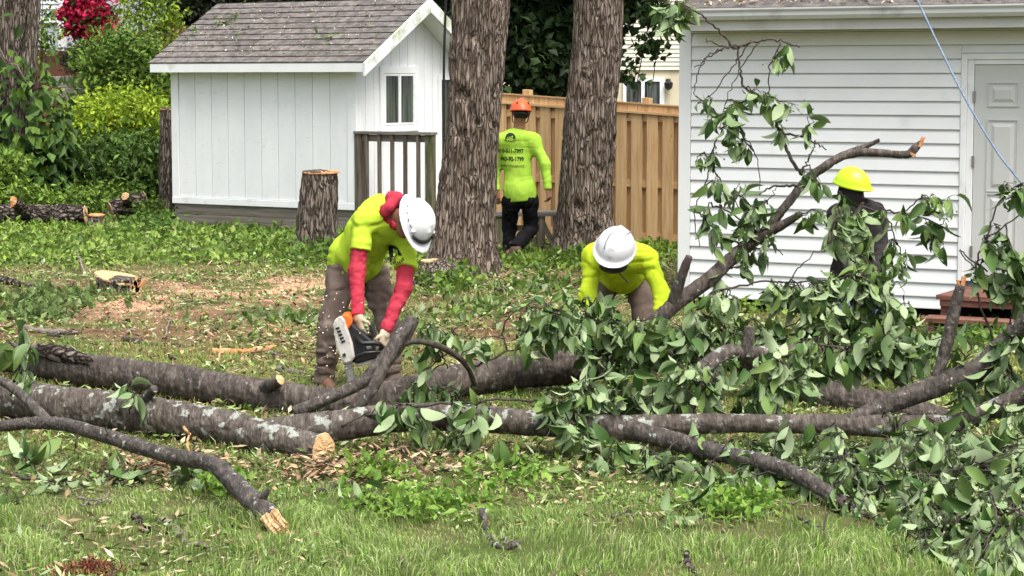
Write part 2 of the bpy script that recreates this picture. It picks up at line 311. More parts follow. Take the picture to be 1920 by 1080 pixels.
# window and door on the gable wall
def gl(px, py): return on_plane(px, py, SHM, 0, .02)
a, b = gl(713, 243), gl(781, 125); y0, y1, z0, z1 = a.y, b.y, a.z, b.z
win = MB()
for q in ((y0 - .02, y0 + .07, z0, z1), (y1 - .07, y1 + .02, z0, z1), (y0 + .07, y1 - .07, z1 - .09, z1), (y0 + .07, y1 - .07, z0, z0 + .05)): win.box(.014, .045, *q)
win = win.build('window', MT['white_trim'], shed)
bx(.004, .0185, y0 + .02, y1 - .02, z0 + .02, z1 - .02).build('reveal', MT['gap_shade'], win)  # near-black panel painted for the unlit room behind the panes
ym = (y0 + y1) / 2
for (ya, yb, nm) in ((y0 + .075, ym + .01, 0), (ym - .01, y1 - .075, 1)):
    f = MB(); xx = .026 + .006 * nm
    for q in ((ya, ya + .035, z0 + .055, z1 - .095), (yb - .035, yb, z0 + .055, z1 - .095), (ya + .035, yb - .035, z1 - .125, z1 - .095), (ya + .035, yb - .035, z0 + .055, z0 + .085)): f.box(xx, xx + .014, *q)
    f.build('sash', MT['white_trim'], win)
    bx(xx + .002, xx + .006, ya + .03, yb - .03, z0 + .08, z1 - .12).build('pane', MT['glass_dark'], win)
MB().box(.02, .07, y0 - .04, y1 + .04, z0 - .03, z0 - .002).build('sill', MT['white_trim'], win)
a = gl(820, 140); dy0 = a.y; dz1 = a.z
dr = MB()
for q in ((dy0, dy0 + .07, FZ + .03, dz1), (dy0 + .75, dy0 + .82, FZ + .03, dz1), (dy0 + .07, dy0 + .75, dz1 - .07, dz1)): dr.box(.014, .045, *q)
dr = dr.build('door', MT['white_trim'], shed); bx(.008, .024, dy0 + .06, dy0 + .76, FZ + .04, dz1 - .06).build('panel', MT['glass_dark'], dr)
# base: beam, posts, floor
for (a, b) in ((FZ - .15, FZ - .015), (FZ - .285, FZ - .155)): bx(-SL + .02, 1.22, -.01, .03, a, b).build('base_beam', MT['old_wood'], shed)
for x in (-SL + .03, -SL + .35, -1.5, -.1, 1.1): bx(x, x + .1, .035, .13, .0, FZ - .16).build('post', MT['old_wood_v'], shed)
bx(-SL + .02, -.01, .04, SW, FZ - .06, FZ - .01).build('floor', MT['old_wood'], shed)
bx(-SL + .1, 1.1, 1.2, 1.25, -.05, FZ - .06).build('underfloor_shade', MT['gap_shade'], shed)  # near-black sheet standing in for the shade under the shed floor
mb = bx(.0, .018, -.04, -.005, 0, .018)
for x, z in ((.06, FZ - .07), (.03, FZ - .21)):
    MB().tube([(x - SL, -.012, z), (x - SL, -.022, z)], .013, 8).build('bolt', MT['black_metal'], shed)
# the porch
porch = thing('porch', 'weathered grey timber porch rail and deck on the shed gable end', 'porch', SHO, SHR)
pw = 1.22
for i in range(12): bx(.03 , pw, .02 + i * .1, .02 + i * .1 + .092, FZ - .05, FZ - .012).build('deck_board', MT['old_wood'], porch)
zr = on_plane(745, 247, SHM, 1, 0).z
bx(.005, pw + .02, -.06, .08, zr - .035, zr).build('rail_cap', MT['old_wood'], porch)
bx(.11, pw - .09, -.012, .026, zr - .13, zr - .04).build('rail', MT['old_wood'], porch); bx(.11, pw - .09, -.012, .026, FZ + .06, FZ + .14).build('rail', MT['old_wood'], porch)
bx(.005, .11, -.04, .06, FZ - .3, zr - .036).build('post', MT['old_wood_v'], porch); bx(pw - .09, pw + .01, -.04, .06, -.05, zr - .036).build('post', MT['green_wood'], porch)
bmm = bx(-.022, .022, -.05, -.013, 0, zr - FZ - .04).mesh('baluster', MT['old_wood_v'])
for i in range(5):
    o = link('baluster', bmm, porch); o.location = (.2 + i * (pw - .4) / 4, 0, FZ + .02)
for x in (pw + .02,):
    bx(x, x + .28, .0, 1.2, FZ - .24, FZ - .2).build('step', MT['old_wood'], porch)
    bx(x, x + .06, .0, .05, -.05, FZ - .24).build('post', MT['green_wood'], porch)
    bx(x + .2, x + .26, .0, .05, -.05, FZ - .24).build('post', MT['green_wood'], porch)

ts = thing('timber_stand', 'short weathered timber stand between the thick trunk and the fence', 'stand', (W(1000, 400, 26.6).x, 26.6, .1))
def tsx(px): return W(px, 400, 26.6).x - ts.location.x
zt_ = W(1020, 396, 26.6).z - .1
bx(tsx(925), tsx(1048), -.22, .22, zt_ - .05, zt_).build('top', MT['old_wood'], ts)
for px in (930, 1008, 1036): bx(tsx(px), tsx(px) + .09, -.2, -.11, -.15, zt_ - .051).build('leg', MT['green_wood'] if px < 1000 else MT['old_wood_v'], ts)
MB().obox((tsx(1026), -.155, .25), (.10, 0, -.2), (0, .02, 0), (.03, 0, .015)).build('brace', MT['old_wood'], ts)
for z in (.12, .26): bx(tsx(925), tsx(1008), -.1, -.06, z, z + .07).build('rail', MT['green_wood'], ts)
# ================================================================== the garage
GO = Vector((1.63, 21.04, 0)); GR = math.atan2(-1.24, 2.32); GM = Matrix.Translation(GO) @ Matrix.Rotation(GR, 4, 'Z')
gar = thing('garage', 'long white vinyl-sided garage with panelled door and gutter', 'garage', GO, GR)
def ga(px, py, off=0): return on_plane(px, py, GM, 1, off)
GL, GB, GT = 8.6, .13, 2.66; EXP = .127
gw = MB().box(.02, GL, .02, 5.5, GB, GT - .01); gwall = gw.build('wall', MT['groove'], gar)
d0 = ga(1803, 200).x; dt = ga(1850, 100).z; DW = 1.16
def plank(x0, x1, z, e=EXP):
    MB().prism([(x0, .021, z + .012), (x0, -.012, z + .010), (x0, -.025, z + .003), (x0, -.026, z + .010), (x0, -.012, z + e * .78), (x0, -.002, z + e - .001), (x0, .021, z + e - .001)][::-1], (x1 - x0, 0, 0)).build('siding_board', MT['vinyl'], gwall)
zo = ga(1292, 88).z; k0 = int(math.ceil((zo - GB) / EXP)); z = zo - k0 * EXP
while z < GT - .02:
    e = min(EXP, GT - z); zz = max(z, GB - .02); e = e - (zz - z)
    if zz + e > dt + .004 and zz < dt: plank(d0, d0 + DW, dt + .001, zz + e - dt); plank(.105, d0 - .004, zz, e); plank(d0 + DW + .004, GL, zz, e)
    elif zz >= dt: plank(.105, GL, zz, e)
    else: plank(.105, d0 - .004, zz, e); plank(d0 + DW + .004, GL, zz, e)
    z += EXP
bx(-.02, .10, -.028, .022, GB - .02, GT).build('corner_trim', MT['vinyl'], gwall); bx(-.02, .019, .023, .13, GB - .02, GT).build('corner_trim', MT['vinyl'], gwall)
bx(.06, GL, .05, 5.4, -.4, GB - .005).build('undersill_shade', MT['gap_shade'], gar)  # near-black block, paints the shaded gap below the siding
# eave
bx(.10, GL, -.30, .021, GT, GT + .015).build('soffit', MT['fascia'], gar)
bx(.115, GL, -.335, -.302, GT - .012, GT + .19).build('fascia', MT['fascia'], gar)
gut = MB().prism([(.10, -.338, GT + .085), (.10, -.40, GT + .085), (.10, -.425, GT + .12), (.10, -.425, GT + .15), (.10, -.445, GT + .175), (.10, -.445, GT + .19), (.10, -.43, GT + .19), (.10, -.43, GT + .17), (.10, -.338, GT + .17)][::-1], (GL - .1, 0, 0))
gut.build('gutter', MT['gutter'], gar)
sl_ = math.tan(R(22))
rf = MB().add([(.09, -.38, GT + .20), (GL, -.38, GT + .20), (GL, 2.75, GT + .20 + 3.13 * sl_), (.09, 2.75, GT + .20 + 3.13 * sl_), (GL, 5.9, GT + .2), (.09, 5.9, GT + .2),
               (.09, -.38, GT + .185), (GL, -.38, GT + .185), (GL, 2.75, GT + .185 + 3.13 * sl_), (.09, 2.75, GT + .185 + 3.13 * sl_), (GL, 5.9, GT + .185), (.09, 5.9, GT + .185)],
              [(0, 1, 2, 3), (3, 2, 4, 5), (6, 9, 8, 7), (9, 11, 10, 8), (0, 6, 7, 1), (0, 3, 9, 6), (3, 5, 11, 9), (4, 10, 11, 5)])
grf = rf.build('roof', MT['shingle'], gar)
bx(.095, .15, -.30, 5.8, GT + .016, GT + .18).build('rake_trim', MT['vinyl'], gar)
gab = MB().prism([(.02, -.02, GT + .1), (.02, 5.5, GT + .1), (.02, 2.75, GT + .17 + 2.9 * sl_)], (.05, 0, 0)); gab.build('gable', MT['vinyl'], gar)
# door with frame, panels, hinges, knob
door = thing('panel_door', 'pale grey six-panel door in white frame on the garage', 'door', GM @ Vector((d0, 0, 0)), GR)
DZ = .40
fr = MB()
for q in ((0, .055, DZ - .02, dt), (DW - .055, DW, DZ - .02, dt), (.055, DW - .055, dt - .055, dt)): fr.box(q[0], q[1], -.035, .02, q[2], q[3])
for q in ((.055, .115, DZ - .02, dt - .055), (DW - .115, DW - .055, DZ - .02, dt - .055), (.115, DW - .115, dt - .10, dt - .055)): fr.box(q[0], q[1], -.018, .02, q[2], q[3])
fr.build('frame', MT['white_trim'], door, bevel=.006)
dx0, dx1, dz0, dz1 = .12, DW - .12, DZ, dt - .105
bx(.116, DW - .116, .004, .0215, DZ - .02, dt - .10).build('jamb_gap', MT['gap_shade'], door)
slab = bx(dx0, dx1, -.008, .02, dz0, dz1).build('slab', MT['door_paint'], door)
dw = dx1 - dx0; st = .12
for (za, zb) in ((dz1 - .37, dz1 - .15), (dz1 - 1.13, dz1 - .48), (dz0 + .2, dz0 + .78)):
    for xa in (dx0 + st, dx0 + dw / 2 + .055):
        xb = xa + dw / 2 - st - .055
        pm_ = MB()
        for q in ((xa, xb, za, za + .012), (xa, xb, zb - .012, zb), (xa, xa + .012, za + .012, zb - .012), (xb - .012, xb, za + .012, zb - .012)): pm_.box(q[0], q[1], -.019, -.006, q[2], q[3])
        i = .04; xs = (xa + i, xb - i); zs = (za + i, zb - i); j = .03
        pm_.add([(xs[0], -.0085, zs[0]), (xs[1], -.0085, zs[0]), (xs[1], -.0085, zs[1]), (xs[0], -.0085, zs[1]), (xs[0] + j, -.022, zs[0] + j), (xs[1] - j, -.022, zs[0] + j), (xs[1] - j, -.022, zs[1] - j), (xs[0] + j, -.022, zs[1] - j)],
                [(4, 5, 6, 7), (0, 1, 5, 4), (1, 2, 6, 5), (2, 3, 7, 6), (3, 0, 4, 7)])
        pm_.build('panel', MT['door_paint'], slab)
for z in (dz0 + .25, (dz0 + dz1) / 2 + .1, dz1 - .28): bx(.108, .13, -.03, -.007, z - .05, z + .05).build('hinge', MT['steel'], door)
kn = MB().tube([(dx1 - .07, -.008, DZ + .93), (dx1 - .07, -.04, DZ + .93), (dx1 - .07, -.045, DZ + .93), (dx1 - .07, -.08, DZ + .93)], [.03, .015, .03, .022], 14).build('knob', MT['steel'], door, smooth=True)
# steps in front of the door
steps = thing('wooden_steps', 'red-brown painted timber steps below the garage door', 'steps', GM @ Vector((d0, 0, 0)), GR)
sx0 = ga(1745, 548, -.55).x - d0 + .17; sx1 = sx0 + 2.2
def stepset(depth0, depth1, z, xs):
    n = max(1, round((depth1 - depth0) / .145)); wd = (depth1 - depth0) / n
    for i in range(n):
        bx(xs[0], xs[1], -depth0 - (i + 1) * wd + .004, -depth0 - i * wd - .002, z - .038, z).build('tread', MT['red_deck'], steps)
stepset(.03, .95, .335, (sx0, sx1)); stepset(.98, 1.27, .165, (sx0 - .04, sx1))
bx(sx0 + .03, sx1 - .03, -.93, -.90, .24, .296).build('apron', MT['red_deck'], steps)
for x in (sx0 + .03, sx0 + 1.05, sx1 - .12):
    bx(x, x + .09, -.90, -.82, -.06, .296).build('post', MT['red_deck'], steps); bx(x, x + .05, -1.25, -.94, -.06, .126).build('stringer', MT['red_deck'], steps)
bx(sx0 + .06, sx1, -.42, -.40, -.06, .29).build('understep_shade', MT['gap_shade'], steps)  # near-black sheet, shade under the treads put in as colour

# ================================================================== the fence
FA, FB = W(905, 300, 28.45), W(1330, 300, 26.9); FA.z = FB.z = 0
fdir = (FB - FA).normalized(); FL = (FB - FA).length; FR = math.atan2(fdir.y, fdir.x)
fence = thing('timber_fence', 'new tan cedar board fence behind the two big trunks', 'fence', FA, FR)
def ft(x): return 2.03 + (1.845 - 2.03) * x / FL          # top height along the run
def fb(x): return .13 + (.05 - .13) * x / FL
tilt = math.atan2(1.845 - 2.03, FL)
def fslab(name, x0, x1, y0, y1, zt, zb, m): 
    return MB().add([(x0, y0, zb(x0)), (x1, y0, zb(x1)), (x1, y1, zb(x1)), (x0, y1, zb(x0)), (x0, y0, zt(x0)), (x1, y0, zt(x1)), (x1, y1, zt(x1)), (x0, y1, zt(x0))],
                    [(0, 3, 2, 1), (4, 5, 6, 7), (0, 1, 5, 4), (2, 3, 7, 6), (0, 4, 7, 3), (1, 2, 6, 5)]).build(name, MT[m], fence)
x = .02; k = 0; pit = .215
while x < FL - .1:
    j = random.uniform(-.004, .004); fslab('board', x, x + .145, -.062 + j, -.042 + j, lambda q: ft(q) - .13, fb, 'cedar')
    if x + pit < FL: fslab('board', x + .12, x + .24, .0, .018, lambda q: ft(q) - .13, fb, 'cedar')
    x += pit; k += 1
for zz in (.12, .78, 1.6): fslab('rail', 0, FL, -.040, -.002, lambda q, zz=zz: fb(q) + zz + .09, lambda q, zz=zz: fb(q) + zz, 'cedar_h')
fslab('cap_rail', 0, FL, -.085, .045, lambda q: ft(q) - .10, lambda q: ft(q) - .128, 'cedar_h')
x = .0
while x < FL - .02:
    w_ = min(.135, FL - x - .002); fslab('top_board', x, x + w_, -.03, -.012, lambda q: ft(q) - .012, lambda q: ft(q) - .099, 'cedar'); x += .14
fslab('cap_rail', 0, FL, -.045, .0, lambda q: ft(q) + .006, lambda q: ft(q) - .011, 'cedar_h')
for px in (985, 1205):
    t = (W(px, 300, 27.7).x - FA.x) / fdir.x; fslab('post', t - .05, t + .05, .02, .12, lambda q: ft(q) + .07, lambda q: -.1, 'cedar')

# ================================================================== the far houses
def house(name, label, o, rz, x0, x1, ztop, zsplit, zbot, lap, m1, m2, depth=8):
    h = thing(name, label, 'house', o, rz)
    wl = bx(x0, x1, .02, depth, zbot, ztop).build('wall', MT[m2], h); z = zsplit
    while z < ztop:
        MB().prism([(x0 - .02, .019, z), (x0 - .02, -.03, z), (x0 - .02, -.008, z + lap - .005), (x0 - .02, .019, z + lap - .005)][::-1], (x1 - x0 + .04, 0, 0)).build('siding_board', MT[m1], wl); z += lap
    return h, wl
NM = W(1160, 130, 48); hz = W(1200, 131, 48).z
nh, nwl = house('neighbour_house', 'cream sided house with stucco lower wall beyond the fence', (NM.x, 48, 0), R(2), -3.5, 3.2, 6.2, hz, -.3, .093, 'cream_siding', 'stucco')
def nl(px, py): q = hit(px, py, (0, 48, 0), Vector((0, 1, 0))); return q.x - NM.x, q.z
a = nl(1168, 200); b = nl(1246, 146)
f = MB(); xa, xb, za, zb = a[0], b[0], a[1] - .5, b[1]
for q in ((xa, xa + .07, za, zb), (xb - .1, xb, za, zb), (xa + .07, xb - .1, zb - .08, zb), (xa + .40, xa + .47, za, zb - .08)): f.box(q[0], q[1], -.03, .03, q[2], q[3])
nwi = f.build('window', MT['white_trim'], nh); bx(xa + .06, xa + .41, .0, .015, za, zb - .07).build('pane', MT['glass_dark'], nwi); bx(xa + .46, xb - .09, .0, .015, za, zb - .07).build('pane', MT['glass_dark'], nwi)
bx(xb, xb + .12, .0, .019, za, zb + .02).build('reveal', MT['stucco'], nwi)
a = nl(1253, 160); x, z = a
lamp = thing('wall_lamp', 'small black carriage lamp on the cream house wall', 'lamp', (NM.x, 48, 0))
MB().box(x - .05, x + .05, .0, .05, z + .02, z + .14).tube([(x, .0, z + .10), (x, -.08, z + .14), (x, -.1, z + .09)], .018, 6).build('bracket', MT['black_metal'], lamp)
MB().tube([(x, -.1, z + .1), (x, -.1, z + .05), (x, -.1, z - .06), (x, -.1, z - .1)], [.04, .1, .08, .03], 8).build('lantern', MT['black_metal'], lamp)
WM = W(122, 60, 44); wbase = gzf(WM.x - 1, 44)
wh, wwl = house('white_house', 'pale blue-white sided house corner up the slope', (WM.x, 44, 0), R(-6), -5, -.0, 8, W(100, 37, 44).z, wbase - .8, .105, 'far_siding', 'far_panel')
bx(-.13, .03, -.045, .018, wbase - .8, 8).build('corner_trim', MT['white_trim'], wh)
bx(-5, -.13, -.04, .018, W(100, 37, 44).z - .06, W(100, 37, 44).z).build('band', MT['white_trim'], wh)
# block wall up the slope
bwall = thing('block_wall', 'low grey stone block wall on the slope below the red azalea', 'wall', W(150, 165, 37.5))
pa, pb = W(118, 143, 37.5), W(205, 166, 37.5); o0 = bwall.location
for r in range(4):
    x = pa.x - o0.x - random.uniform(0, .3)
    while x < pb.x - o0.x:
        wdt = random.uniform(.28, .36); bx(x, x + wdt - .012, -.13 + random.uniform(-.01, .01), .13, pa.z - o0.z - (r + 1) * .1 + .006, pa.z - o0.z - r * .1).build('block', MT['stone'], bwall, bevel=.008); x += wdt
# ================================================================== trees, stumps, shrubs
def spline(pts, n):
    """Catmull-Rom through rows of an array, n samples spread by length"""
    p = np.asarray([tuple(q) for q in pts], float); m = len(p)
    if m == 2: return p[0] + (p[1] - p[0]) * np.linspace(0, 1, n)[:, None]
    d = np.concatenate([[0], np.cumsum(np.linalg.norm(np.diff(p[:, :3], axis=0), axis=1))]); t = np.linspace(0, d[-1], n)
    i = np.clip(np.searchsorted(d, t, 'right') - 1, 0, m - 2); u = ((t - d[i]) / (d[i + 1] - d[i]))[:, None]
    q = np.vstack([2 * p[0] - p[1], p, 2 * p[-1] - p[-2]]); a, b, c, e = q[i], q[i + 1], q[i + 2], q[i + 3]
    return .5 * (2 * b + (c - a) * u + (2 * a - 5 * b + 4 * c - e) * u ** 2 + (3 * b - a - 3 * c + e) * u ** 3)
def frames(c):
    t = np.gradient(c, axis=0); t /= np.linalg.norm(t, axis=1)[:, None] + 1e-9
    u = np.zeros_like(c); a = np.array([1., 0, 0]) if abs(t[0][0]) < .8 else np.array([0, 0, 1.])
    for i in range(len(c)):
        a = a - t[i] * a.dot(t[i]); a /= np.linalg.norm(a); u[i] = a
    return t, u, np.cross(t, u)
def limb(pts, rad, nr, ns, amp=.0, freq=9., stretch=.25, lump=.06, knots=(), seed=0, flare=0):
    """a tapered, bent, bark-covered stem: returns verts, quads, end rings"""
    s = spline(np.column_stack([np.asarray([tuple(p) for p in pts], float), np.asarray(rad, float)]), nr); c, r = s[:, :3], s[:, 3]
    t, u, w = frames(c); L = np.concatenate([[0], np.cumsum(np.linalg.norm(np.diff(c, axis=0), axis=1))])
    th = np.linspace(0, 2 * math.pi, ns, endpoint=False); ct, sn = np.cos(th), np.sin(th)
    rr = np.repeat(r[:, None], ns, 1); A = np.repeat(L[:, None], ns, 1)
    q = np.stack([ct[None] * rr * freq, sn[None] * rr * freq, A * freq * stretch], -1) + seed * 17.1
    if flare:
        fl = np.exp(-A / (.45 * flare)); rr = rr * (1 + fl * (.35 + .35 * np.sin(th * 5 + seed)[None] ** 2 * 1.2))
    if amp:
        wp = q + np.array([1.5, 1.5, .5]) * (fbm(q * np.array([.5, .5, 1.2]), 2, 5)[..., None] - .5); n = vn(wp, seed) * .7 + vn(wp * 2.1, seed + 3) * .3; rg = 1 - np.abs(2 * n - 1) * 3.6
        rr = rr - amp * 1.5 * np.clip(rg, 0, 1) ** 1.3 + amp * 1.1 * (fbm(q * 2.7, 2, 3) - .5)
    rr = rr * (1 + lump * 2 * (fbm(q * .22, 2, 8) - .5))
    for (kl, ka, ks, kh) in knots:
        ks, kh = ks * 1.25, kh * .55; dth = (th[None] - ka + math.pi) % (2 * math.pi) - math.pi
        d2 = ((A - kl) / ks) ** 2 + (dth * rr / ks) ** 2; rr = rr + kh * np.exp(-d2) * (1 - 1.9 * np.exp(-d2 * 5) * (.3 + 1.4 * vn(q * 1.3, 4))) * (.5 + fbm(q * 1.7, 2, 6))
    v = c[:, None] + u[:, None] * (rr * ct[None])[..., None] + w[:, None] * (rr * sn[None])[..., None]
    i = np.arange(nr * ns).reshape(nr, ns); j = np.roll(i, -1, 1)
    f = np.stack([i[:-1], j[:-1], j[1:], i[1:]], -1).reshape(-1, 4)
    return v.reshape(-1, 3), f, (i[0], i[-1]), t, c, r
def limb_obj(name, m, parent, *a, cap=True, **k):
    v, f, (r0, r1), t, c, r = limb(*a, **k); fs = [f]
    n = len(v); v = np.vstack([v, c[0] - t[0] * .2 * r[0] * (0 if cap is True else 1), c[-1] + t[-1] * .15 * r[-1]])
    tri = [np.column_stack([np.full(len(r0), n), np.roll(r0, -1), r0]), np.column_stack([np.full(len(r1), n + 1), r1, np.roll(r1, -1)])]
    return link(name, npmesh(name, v, fs + [np.vstack(tri)], MT[m], smooth=True), parent)
def cut_disc(name, m, parent, c, n, r, th=.012, seed=0, ns=26, rough=.01):
    """a sawn face: an uneven disc with thickness, facing n"""
    n = Vector(n).normalized(); u = n.orthogonal().normalized(); w = n.cross(u); rg = random.Random(seed); mb = MB(); vs = []; c = Vector(c)
    for k in range(ns):
        a = 2 * math.pi * k / ns; q = r * (1 + .05 * math.sin(a * 3 + seed) + .03 * math.sin(a * 7 + seed * 2)); vs.append(c + (u * math.cos(a) + w * math.sin(a)) * q)
    inner = [c + (p - c) * .55 + n * (th + rg.uniform(-1, 1) * rough) for p in vs]; out = [p + n * (th * .7) for p in vs]
    mid = c + n * (th + .3 * rough); N_ = ns
    mb.add(vs + out + inner + [mid], [(k, (k + 1) % N_, N_ + (k + 1) % N_, N_ + k) for k in range(N_)] + [(N_ + k, N_ + (k + 1) % N_, 2 * N_ + (k + 1) % N_, 2 * N_ + k) for k in range(N_)] + [(2 * N_ + k, 2 * N_ + (k + 1) % N_, 3 * N_) for k in range(N_)])
    o = mb.build(name, MT[m], parent); o.data.transform(Matrix.Translation(-c)); o.location = c if parent is None else c
    return o
def pxpath(lst, Y):                        # (px, py) at one depth or (px, py, Y)
    return [W(q[0], q[1], q[2] if len(q) > 2 else Y) for q in lst]
# --- the two big standing trunks
def big_trunk(label, px, Y, halfs, knots, seed):
    pts = pxpath(px, Y); pts[0].z = gzf(pts[0].x, Y) - .12; rad = [PX(h, Y) for h in halfs]
    o = thing('maple_tree', label, 'tree', (pts[0].x, Y, gzf(pts[0].x, Y)))
    rel = [p - o.location for p in pts]
    limb_obj('trunk', 'maple_bark', o, rel, rad, 440, 220, amp=.024, freq=13, stretch=.16, lump=.10, knots=knots, seed=seed, flare=.5)
    top = rel[-1]
    limb_obj('limb', 'maple_bark', o, [rel[-2], rel[-2] + Vector((.5, .1, .7)), rel[-2] + Vector((.9, .2, 1.5))], [.16, .13, .1], 40, 40, amp=.01, freq=14, seed=seed + 3)
    cut_disc('cut_face', 'cut_wood', o, top, (0.05, 0, 1), rad[-1] * .98, seed=seed)
    return o
big_trunk('thick maple trunk with knots and sooty base right of the shed porch', [(868, 530), (870, 470), (873, 400), (886, 250), (898, 100), (902, 0), (912, -200), (925, -420)], 23.4, [60, 57, 54, 50, 53, 56, 52, 50],
          [(2.05, 4.2, .14, .09), (1.62, 4.35, .12, .07), (3.1, 5.3, .12, .09), (1.0, 4.9, .16, .05), (1.75, 4.9, .07, .05), (3.55, 4.4, .14, .06), (2.5, 3.6, .1, .05)], 1)
big_trunk('maple trunk standing alone in front of the cedar fence', [(1096, 486), (1097, 430), (1099, 380), (1105, 250), (1118, 100), (1123, 0), (1132, -200), (1142, -420)], 25.7, [55, 54, 52, 50, 48, 48, 46, 44],
          [(1.5, 5.9, .10, .07), (.7, 4.4, .16, .06), (.45, 5.1, .13, .06), (.95, 5.3, .10, .05), (2.2, 4.2, .08, .04), (1.35, 6.0, .07, .05)], 2)
# --- stumps
def stump(label, px, pytop, pybot, halfbot, halftop, Y, seed, m='stump_bark', amp=.014, lean=(0, 0), flare=.25, cutm='cut_wood', name='tree_stump', n=(0, -.05, 1)):
    b = W(px, pybot, Y); b.z = gzf(b.x, Y); tp = W(px + lean[0], pytop, Y); tp.y += lean[1]
    o = thing(name, label, 'stump', b); h = tp - b
    limb_obj('trunk', m, o, [Vector((0, 0, -.1)), h * .3, h * .7, h], [PX(halfbot, Y), PX(halfbot * .96, Y), PX((halfbot + halftop) / 2, Y), PX(halftop, Y)], max(24, int(h.length * 80)), 90, amp=amp, freq=14, stretch=.25, seed=seed, flare=flare, lump=.1)
    cut_disc('cut_face', cutm, o, h * .99, n, PX(halftop, Y) * 1.03, th=.02, seed=seed)
    return o
S1 = stump('tall shaggy-barked stump with orange cut top by the shed wall', 592, 322, 474, 41, 34, 26.3, 11, cutm='orange_wood', lean=(9, 0))
stump('dark cut stump half hidden behind the shed corner', 323, 203, 400, 26, 22, 31.9, 12, cutm='orange_wood')
stump('low flaring fresh-cut stump at the foot of the thick trunk', 822, 490, 536, 36, 20, 22.4, 13, lean=(-12, 0), flare=.6)
fs_ = stump('low flat stump with wide pale cut face in the sawdust', 222, 522, 545, 40, 43, 21.9, 14, flare=.12, n=(.22, -.12, 1))
stump('small grey split stump in the weeds by the long log', 181, 404, 432, 18, 15, 30.2, 15, cutm='orange_wood', flare=.05)
stump('ankle-high pale stump beside the shed corner post', 310, 430, 443, 25, 25, 29.2, 16, flare=.05)
m = MB()
for k in range(7):
    a = random.uniform(-.1, .22); m.obox(W(255 + random.uniform(-8, 8), 540 + random.uniform(-8, 8), 21.6) - fs_.location, (.012, 0, 0), (0, .012, 0), (a * .3, 0, .05 + random.uniform(0, .03)))
m.build('splinters', MT['orange_wood'], fs_)
# --- logs lying at the back left
def logobj(name, label, pts, rad, m='rough_bark', cat='log', seed=0, ns=60, nr=120, amp=.012, freq=14, stretch=.5, ends=(1, 1), cutm='cut_wood'):
    o = thing(name, label, cat, pts[0]); rel = [p - pts[0] for p in pts]
    limb_obj('trunk', m, o, rel, rad, nr, ns, amp=amp, freq=freq, stretch=stretch, seed=seed, lump=.12)
    if ends[0]: cut_disc('cut_face', cutm, o, rel[0], rel[0] - rel[1], rad[0] * 1.0, seed=seed)
    if ends[1]: cut_disc('cut_face', cutm, o, rel[-1], rel[-1] - rel[-2], rad[-1] * 1.0, seed=seed + 1)
    return o
L1 = logobj('fallen_log', 'long rough-barked log lying in weeds beside the ivy-clad tree', pxpath([(-90, 402), (0, 404), (80, 404), (160, 402)], 30.6), [.17, .165, .155, .13], seed=21, amp=.02, stretch=1)
limb_obj('branch_stub', 'rough_bark', L1, [W(50, 400, 30.5) - L1.location, W(38, 388, 30.35) - L1.location, W(26, 379, 30.2) - L1.location], [.1, .085, .075], 16, 30, amp=.008, freq=14)
cut_disc('cut_face', 'orange_wood', L1, W(25, 378, 30.19) - L1.location, (-.7, -.8, .3), .075)
L2 = logobj('fallen_log', 'short rough log leaning among weeds left of the shed base', pxpath([(208, 396, 31.8), (240, 385, 31.9), (272, 375, 32)], 32), [.15, .15, .13], seed=22, amp=.02, stretch=1)
limb_obj('branch_stub', 'rough_bark', L2, [W(240, 384, 31.8) - L2.location, W(236, 371, 31.5) - L2.location], [.07, .06], 10, 24, amp=.006, freq=14); cut_disc('cut_face', 'cut_wood', L2, W(235, 368, 31.45) - L2.location, (-.3, -.8, .4), .06)
# --- leaf clouds
def unit(v): return v / (np.linalg.norm(v, axis=-1, keepdims=True) + 1e-9)
def leafmesh(P, D, Nn, L, Wd, col, fold=.18, bend=.0):
    """P base, D axis, Nn rough normal, L length, Wd width, col (n,3): two folded triangles per leaf"""
    n = len(P); L = np.broadcast_to(L, (n,))[:, None]; Wd = np.broadcast_to(Wd, (n,))[:, None]
    S = unit(np.cross(D, Nn)); Nn = np.cross(S, D)
    mid = P + D * L * .45; v = np.stack([P, mid + S * Wd * .5 + Nn * Wd * fold, P + D * L - Nn * L * bend, mid - S * Wd * .5 + Nn * Wd * fold], 1)
    b = np.arange(n)[:, None] * 4
    f = np.vstack([b + np.array([[0, 1, 2]]), b + np.array([[0, 2, 3]])])
    return v.reshape(-1, 3), f, np.repeat(col, 4, 0)
def rdir(n, zb=0.): 
    v = RNG.normal(size=(n, 3)); v[:, 2] += zb; return unit(v)
def crown_np(ells, ncl, nleaf, rcl, L, cols, surf=.55, zb=-.3, wl=.5):
    P = []; C = []; vol = np.array([e[3] * e[4] * e[5] for e in ells]) ** .7; vol /= vol.sum()
    for e, fr in zip(ells, vol):
        k = max(1, int(ncl * fr)); d = rdir(k); rad = surf + (1 - surf) * RNG.random((k, 1)) ** .5; rad *= .86 + .28 * RNG.random((k, 1))
        c = np.array(e[:3]) + d * rad * np.array(e[3:6]); cc = np.array(cols)[RNG.integers(0, len(cols), k)] * (.65 + .7 * RNG.random((k, 1)))
        rc = rcl * (.6 + .8 * RNG.random((k, 1, 1))); p = c[:, None] + RNG.normal(size=(k, nleaf, 3)) * rc * np.array([.6, .6, .42])
        P.append(p.reshape(-1, 3)); C.append((cc[:, None] * (.8 + .4 * RNG.random((k, nleaf, 1)))).reshape(-1, 3))
    P = np.vstack(P); C = np.vstack(C); n = len(P); D = rdir(n, zb); N = rdir(n, .9)
    return leafmesh(P, D, N, L * (.6 + .8 * RNG.random(n)), L * wl * (.7 + .6 * RNG.random(n)), C)
